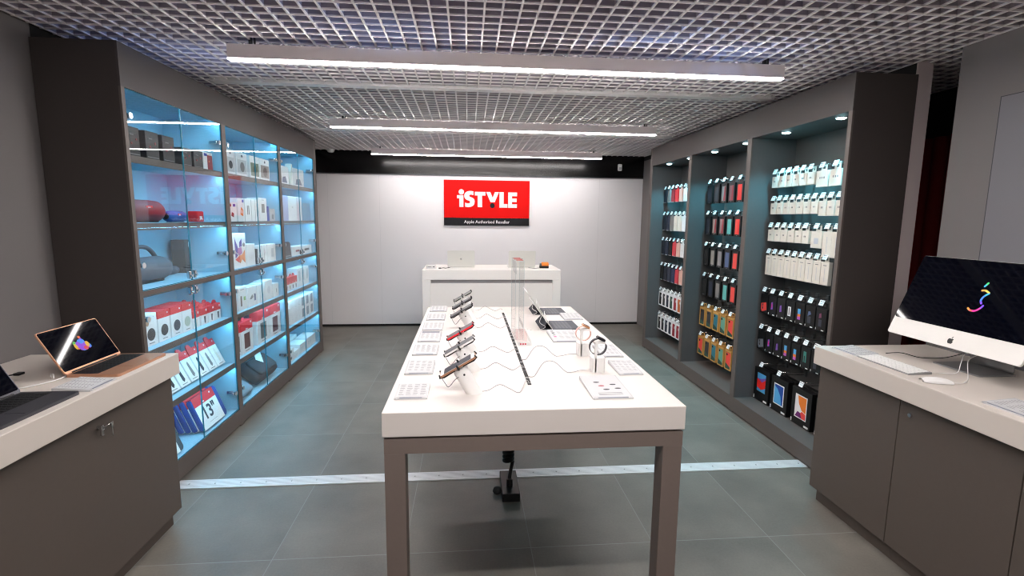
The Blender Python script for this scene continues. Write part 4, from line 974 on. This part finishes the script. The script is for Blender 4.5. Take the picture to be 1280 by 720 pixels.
MB().box(RX, XR-.004, UW+.0005, UW+.045, 0, 2.45, TAUPE).build('filler_panel', k3)

BAYN = {1: 'far rack', 2: 'middle rack', 3: 'near rack'}
hk = thing('display_hook', 'x', 'hook', (0, 0, 0), 0, 'x')
MB().tube([(.215, 0, 0), (.02, 0, 0), (.004, 0, .006)], .0026, CHROME, 6).tube([(.215, 0, .02), (.01, 0, .02)], .002, CHROME, 6).box(.205, .222, -.014, .014, -.016, .03, mat('grey_hook_bracket', rgb(96, 98, 100), .5), .003).build('rod', hk)
Mt = Matrix.Translation((.004, 0, .012)) @ Matrix.Rotation(R(22), 4, 'Y')
pt = MB().box(-.002, .001, -.021, .021, -.018, .02, CARD, 0, Mt)
pt.box(-.0024, -.002, -.016, .014, .008, .0115, GREYTXT, 0, Mt).box(-.0024, -.002, -.012, .012, -.008, .002, MATS['pale_grey_panel'], 0, Mt).box(-.0024, -.002, .008, .017, .008, .014, DARKTXT, 0, Mt)
lab(pt.build('price_tag', hk), 'white price tag')
first_hook = [True]
HX = 2.366
def hook(bay, row, col, y, z):
    l = 'chrome hook with white price tag, %s from left in %s row, %s' % (ORD[col], ORD[row], BAYN[bay])
    gr = 'price tag hooks of the %s' % BAYN[bay]
    if first_hook[0]:
        first_hook[0] = False; hk.location = (HX, y, z-.012); hk['label'] = l; hk['group'] = gr; return hk
    return dup(hk, (HX, y, z-.012), l, None, gr)
PK = {}
def pack(kind, label, y, z, w, h, d, body, prints, group, x=2.374, tab=True):
    """hanging pack: front faces -x; z is the top of the pack"""
    b = MB()
    if kind == 'box':
        b.box(0, d, -w/2, w/2, -h, 0, body, .0012, None, 1)
    elif kind == 'frame':                                      # windowed box with a rim
        b.box(.004, d, -w/2, w/2, -h, 0, body, .0012, None, 1)
        r_ = .011
        for q in ((-w/2, -w/2+r_, -h, 0), (w/2-r_, w/2, -h, 0), (-w/2+r_, w/2-r_, -h, -h+r_), (-w/2+r_, w/2-r_, -r_*1.8, 0)): b.box(0, .004, *q, body)
    if tab:
        b.box(d*.4, d*.4+.0012, -w*.26, w*.26, 0, .012, body).box(d*.4, d*.4+.0012, -w*.26, -w*.1, .012, .03, body).box(d*.4, d*.4+.0012, w*.1, w*.26, .012, .03, body).box(d*.4, d*.4+.0012, -w*.26, w*.26, .03, .038, body)
    Fp = frame((-.0002, 0, -h), (0, -1, 0), (0, 0, 1))          # x to the viewer's right, y up
    Fw = frame((.0036, 0, -h), (0, -1, 0), (0, 0, 1)) if kind == 'frame' else Fp
    for i_, p in enumerate(prints):
        e_ = i_*.00045
        if p[0] == 'r': b.plate([((p[1]-.5)*w, p[3]*h), ((p[2]-.5)*w, p[3]*h), ((p[2]-.5)*w, p[4]*h), ((p[1]-.5)*w, p[4]*h)], .0007+e_, p[5], Fw if kind == 'frame' and len(p) < 7 else Fp)
        elif p[0] == 'p': b.plate([((u-.5)*w, v*h) for u, v in p[1]], .0007+e_, p[2], Fw)
        elif p[0] == 'c': b.plate(circ((p[1]-.5)*w, p[2]*h, p[3]*w, 14), .0007+e_, p[4], Fw)
    o = b.build('hanging_pack', None, (x, y, z))
    return tag(o, label, 'packaged accessory', group)

# ---- near rack
wy = PI
cols1 = [3.779, 3.69, 3.61, 3.53, 3.448, 3.367, 3.255, 3.13]
cols2 = [3.774-.0785*k for k in range(10)]
cols3 = [3.78, 3.694, 3.615, 3.533, 3.448, 3.37, 3.255, 3.15, 3.065]
cols4 = [3.781-.0795*k for k in range(9)]
cols5 = [3.793-.1095*k for k in range(7)]
cols6 = [3.797-.1085*k for k in range(7)]
icon = lambda n: [('r', .3+.18*i, .38+.18*i, .5, .62, GREYTXT) for i in range(n)]
def white_pack(row, col, y, z, w, h, d, pr, extra=''):
    pack('box', 'white cable pack %s, %s from left in %s row, near rack' % (extra, ORD[col], ORD[row]), y, z, w, h, d, CREAM, pr, 'white packs in the near rack')
for c_, y in enumerate(cols1):
    hook(3, 0, c_, y, 1.976)
    w = .074 if c_ < 6 else .11
    white_pack(0, c_, y, 1.94, w, .085 if c_ < 6 else .108, .055 if c_ < 6 else .03, icon(2 if c_ < 6 else 3), 'with small dots' if c_ < 6 else 'of wide shape')
for c_, y in enumerate(cols2):
    hook(3, 1, c_, y, 1.774); white_pack(1, c_, y, 1.738, .07, .085 if c_ < 7 else .1, .04, icon(2), 'of small size')
for c_, y in enumerate(cols3):
    hook(3, 2, c_, y, 1.57)
    w, h = ((.072, .09) if c_ < 6 else (.108, .115) if c_ == 6 else (.085, .17))
    white_pack(2, c_, y, 1.534, w, h, .035, icon(2) if c_ < 6 else [('r', .46, .52, .2, .8, MATS['pale_line'])] if c_ > 6 else [('p', rrect(.3, .7, .25, .6, .05, 2), MATS['pale_line'])], 'of small size' if c_ < 6 else 'of square shape' if c_ == 6 else 'of tall shape')
for c_, y in enumerate(cols4):
    hook(3, 3, c_, y, 1.366); white_pack(3, c_, y, 1.332, .075, .155, .028, [('r', .48, .53, .15, .75, MATS['pale_line']), ('r', .3, .7, .84, .87, GREYTXT)], 'of long shape')
gfx = [None, [('p', [(.35, .3), (.6, .34), (.56, .7), (.34, .66)], PURP), ('r', .4, .52, .4, .6, MAGENTA)], [('p', [(.35, .3), (.6, .34), (.56, .66), (.36, .62)], PURP)], [('r', .25, .6, .25, .7, CARD), ('r', .36, .48, .3, .65, MGREY)], [('r', .28, .58, .48, .72, SBLUE), ('r', .28, .58, .36, .48, ORANGE), ('r', .28, .58, .22, .36, mat('violet_pink', rgb(190, 90, 190), .6))], [('p', [(.25, .5), (.6, .62), (.5, .75), (.3, .72)], BLUEG), ('r', .25, .6, .2, .5, mat('slate_dark', rgb(58, 60, 70), .6))], [('p', [(.3, .55), (.55, .6), (.5, .8), (.32, .75)], mat('plum', rgb(120, 60, 90), .6)), ('r', .28, .6, .2, .5, MATS['slate_dark'])]]
gname = ['with red cut out window', 'with purple picture', 'with small purple picture', 'with white striped picture', 'with blue and orange picture', 'with blue swirl', 'with plum picture']
foot = [('r', .04, .09, .03, .12, CARD), ('r', .62, .85, .03, .07, CARD)]
for rw, (cols, zz, hz) in enumerate(((cols5, 1.02, .155), (cols6, .72, .155))):
    for c_, y in enumerate(cols):
        hook(3, 4+rw, c_, y, (1.058, .755)[rw])
        g_ = c_ if rw == 0 else [0, 1, 2, 4, 4, 5, 6][c_]
        if c_ == 0:
            pr_ = [('p', [(.12, .5), (.8, .6), (.9, .2), (.25, .06), (.12, .2)], CRED if rw == 0 else mat('steel_grey', rgb(110, 116, 126), .5)), ('r', .3, .42, .38, .5, DARKTXT), ('r', .3, .42, .22, .34, DARKTXT)]
        else: pr_ = gfx[g_]+foot
        if rw == 1 and c_ == 5: pr_ = [('r', .3, .6, .3, .8, mat('sea_green', rgb(60, 130, 120), .6)), ('r', .38, .48, .3, .6, DARKTXT)]+foot
        pack('box', 'black accessory pack %s, %s from left in %s row, near rack' % ((gname[g_] if not (rw == 1 and c_ == 0) else 'with grey cut out window') if not (rw == 1 and c_ == 5) else 'with sea green picture', ORD[c_], ORD[4+rw]), y, zz, .098, hz, .05 if c_ else .03, BLACK, pr_, 'black packs in the near rack')
pack('box', 'white pack with red corner at the right end of the fifth row, near rack', 3.005, .995, .09, .19, .05, CARD, [('r', 0, 1, .7, 1, RED)], 'white and red packs in the near rack')
pack('box', 'white pack with red corner at the right end of the sixth row, near rack', 3.01, .70, .09, .19, .05, CARD, [('r', 0, 1, .75, 1, RED)], 'white and red packs in the near rack')
scr = [[('p', [(.22, .3), (.78, .3), (.78, .86), (.22, .86)], SBLUE), ('p', [(.22, .42), (.5, .36), (.78, .46), (.78, .72), (.55, .6), (.22, .68)], BRED), ('p', [(.22, .68), (.55, .6), (.78, .72), (.78, .78), (.5, .7)], PURP)],
       [('p', [(.2, .22), (.8, .22), (.8, .82), (.2, .82)], CARD), ('p', [(.24, .25), (.76, .25), (.76, .79), (.24, .79)], mat('deep_blue', rgb(30, 80, 170), .5)), ('p', [(.24, .25), (.7, .25), (.62, .5), (.42, .68), (.24, .74)], SBLUE)],
       [('p', [(.2, .2), (.8, .2), (.8, .84), (.2, .84)], CARD), ('p', [(.34, .81), (.76, .81), (.76, .4), (.56, .44), (.4, .6)], ORANGE), ('p', [(.24, .23), (.6, .23), (.52, .36), (.36, .38)], mat('deep_purple', rgb(110, 30, 110), .5)), ('p', [(.6, .23), (.76, .23), (.76, .38), (.58, .42), (.5, .36)], CRED)],
       [('p', [(.2, .2), (.8, .2), (.8, .84), (.2, .84)], CARD)]]
tn = ['red and blue', 'deep blue', 'orange and purple', 'white']
for c_, (y0_, y1_) in enumerate(((3.664, 3.868), (3.43, 3.635), (3.165, 3.378), (2.93, 3.12))):
    if c_ < 3: hook(3, 6, c_, y1_-.115, .447)
    for kk in range(2):
        o = pack('box', 'black tablet case box with %s picture, %s on the near rack ledge' % (tn[c_], ORD[c_]) if kk == 0 else 'plain black box standing behind the %s tablet case box, near rack' % ORD[c_], (y0_+y1_)/2-.004*kk, .1315+.272, y1_-y0_, .272, .045, BLACK, (scr[c_]+[('r', .04, .08, .03, .13, CARD), ('r', .72, .93, .04, .09, CARD)]) if kk == 0 else [], 'black tablet case boxes', x=2.388+kk*.06, tab=False)

# ---- middle rack
col2 = [4.838-.1385*k for k in range(5)]
win = lambda *cs: [('r', .2, .82, .1, .86, cs[0])]+[('p', [(.5, .12), (.8, .12), (.8, .84), (.62, .84)], c) for c in cs[1:]]+[('r', .42, .58, .03, .06, GREYTXT)]
rows2 = [[('navy', (DNAVY,)), ('charcoal', (mat('charcoal_case', rgb(52, 56, 62), .5),)), ('dark red', (MGREY, DRED)), ('wine red', (mat('wine_grey', rgb(126, 70, 74), .5), DRED)), ('bright red', (BRED,))],
         [('dark navy', (DNAVY,)), ('beige and red', (mat('warm_grey', rgb(150, 142, 136), .5), DRED)), ('grey and red', (mat('rose_grey', rgb(150, 120, 120), .5), DRED)), ('teal', (TEAL,)), ('orange red', (CRED, BRED))],
         [('black', (BLACKM,)), ('sand grey', (mat('sand_grey', rgb(140, 136, 130), .5),)), ('stone grey', (mat('stone_grey', rgb(134, 132, 134), .5),)), ('slate blue', (BLUEG,)), ('coral', (CRED,))],
         [('black', (BLACKM,)), ('night blue', (NAVY,)), ('silver grey', (MGREY,)), ('turquoise', (TEAL,)), ('coral red', (CRED,))]]
Zr = (1.976, 1.674, 1.37, 1.066, .761, .457)
for rw in range(4):
    for c_, y in enumerate(col2):
        hook(2, rw, c_, y, Zr[rw])
        nm, cs = rows2[rw][c_]
        pack('box', 'black boxed %s phone case, %s in %s row, middle rack' % (nm, ORD[c_], ORD[rw]), y, Zr[rw]-.035, .106, .178, .028, BLACK, win(*cs), 'black boxed phone cases in the middle rack')
rows2b = [[('black', DARKTXT), ('charcoal', DARKTXT), ('petrol blue', PBLUE), ('mint', MINT), ('orange red', CRED)], [('orange red', CRED), ('charcoal', DARKTXT), ('petrol blue', PBLUE), ('mint', MINT), ('bright red', CRED)]]
for rw in range(2):
    for c_, y in enumerate(col2):
        hook(2, 4+rw, c_, y, Zr[4+rw])
        nm, m_ = rows2b[rw][c_]
        pack('frame', 'brown kraft box with %s case, %s from left in %s row, middle rack' % (nm, ORD[c_], ('upper kraft', 'lower kraft')[rw]), y, Zr[4+rw]-.032, .108, .185, .07, KRAFT, [('r', .1, .9, .06, .9, mat('kraft_inside', rgb(150, 110, 60), .8)), ('p', [(.16, .1), (.84, .1), (.84, .86), (.16, .86)], m_), ('p', [(.1, .06), (.9, .06), (.9, .16), (.1, .34)], DGREEN), ('r', .2, .4, .72, .82, BLACKM)], 'kraft boxed phone cases')
# ---- far rack
col1 = [5.962-.1105*k for k in range(6)]
rows1 = [[('navy', DNAVY), ('dusty grey', MGREY), ('maroon', DRED), ('red', RED), ('beige', PINK), ('white', CARD)],
         [('navy', DNAVY), ('dark blue', NAVY), ('grey', MGREY), ('cream', CREAM), ('ivory', CREAM), ('white', CARD)],
         [('navy', DNAVY), ('dark blue', NAVY), ('black', BLACKM), ('red', mat('soft_red', rgb(206, 60, 70), .6)), ('pink', PINK), ('white', CARD)],
         [('black', BLACKM), ('navy', DNAVY), ('dark blue', NAVY), ('indigo', mat('indigo', rgb(46, 52, 84), .6)), ('red', MATS['soft_red']), ('beige', PINK)]]
for rw in range(4):
    for c_, y in enumerate(col1):
        hook(1, rw, c_, y, Zr[rw]+.004)
        nm, m_ = rows1[rw][c_]
        pack('box', '%s phone case pack, %s from left in %s row, far rack' % (nm, ORD[c_], ORD[rw]), y, Zr[rw]-.03, .088, (.14, .17, .155, .16)[rw], .022, m_, [('c', .5, .5, .03, GREYTXT), ('r', .06, .94, .0, .03, PAPER)], 'slim phone case packs in the far rack')
rows1b = [[('black', BLACKM), ('charcoal', DARKTXT), ('navy', NAVY), ('green', DGREEN), ('red', DRED), ('brown', BROWN)], [('black', BLACKM), ('charcoal', DARKTXT), ('navy', NAVY), ('dark blue', NAVY), ('maroon', DRED), ('red', DRED)]]
for rw in range(2):
    for c_, y in enumerate(col1):
        hook(1, 4+rw, c_, y, Zr[4+rw]+.004)
        nm, m_ = rows1b[rw][c_]
        pack('frame', 'white framed box with %s case, %s from left in %s row, far rack' % (nm, ORD[c_], ('upper white', 'lower white')[rw]), y, Zr[4+rw]-.03, .095, .175, .05, CARD, [('r', .1, .9, .07, .9, m_), ('r', .6, .8, .6, .75, PAPER)], 'white framed phone case boxes')

# ------------------------------------------------------------------ lights
def spot(x, y, z, power, size, col):
    l = bpy.data.lights.new('downlight_beam', 'SPOT'); l.energy = power; l.spot_size = R(size); l.spot_blend = .8; l.color = col; l.shadow_soft_size = .025
    o = bpy.data.objects.new('downlight_beam', l); COL.objects.link(o); o.location = (x, y, z)
for y in RY:
    for dy in (.2, .745): spot(2.33, y+dy, 2.222, 34, 108, (.16, .74, .95))

def glow(x, y, z, power):
    l = bpy.data.lights.new('plenum_glow', 'POINT'); l.energy = power; l.color = (.3, .5, 1.); l.shadow_soft_size = .04
    o = bpy.data.objects.new('plenum_glow', l); COL.objects.link(o); o.location = (x, y, z)
for g_ in ((.95, 2.62, 2.74, 2.2), (1.45, 2.72, 2.74, 1.6), (-1.5, 3.0, 2.8, 2.2), (-.4, 2.5, 2.84, 2.)): glow(*g_)  # added point lights giving a blue tint above the grid, no fixture seen

w = bpy.data.worlds.new('world'); scene.world = w; w.use_nodes = True
w.node_tree.nodes['Background'].inputs[0].default_value = (.8, .85, 1, 1); w.node_tree.nodes['Background'].inputs[1].default_value = .02

vs_ = scene.view_settings
scene.display_settings.display_device = 'sRGB'
vs_.view_transform = 'Standard'; vs_.look = 'None'; vs_.exposure = .3; vs_.gamma = 1.; vs_.use_curve_mapping = False
cy = scene.cycles
cy.max_bounces = 8; cy.diffuse_bounces = 5; cy.glossy_bounces = 4; cy.transparent_max_bounces = 24; cy.transmission_bounces = 6
cy.caustics_reflective = False; cy.caustics_refractive = False; cy.sample_clamp_indirect = 6.
cy.use_denoising = True; cy.filter_width = 1.1
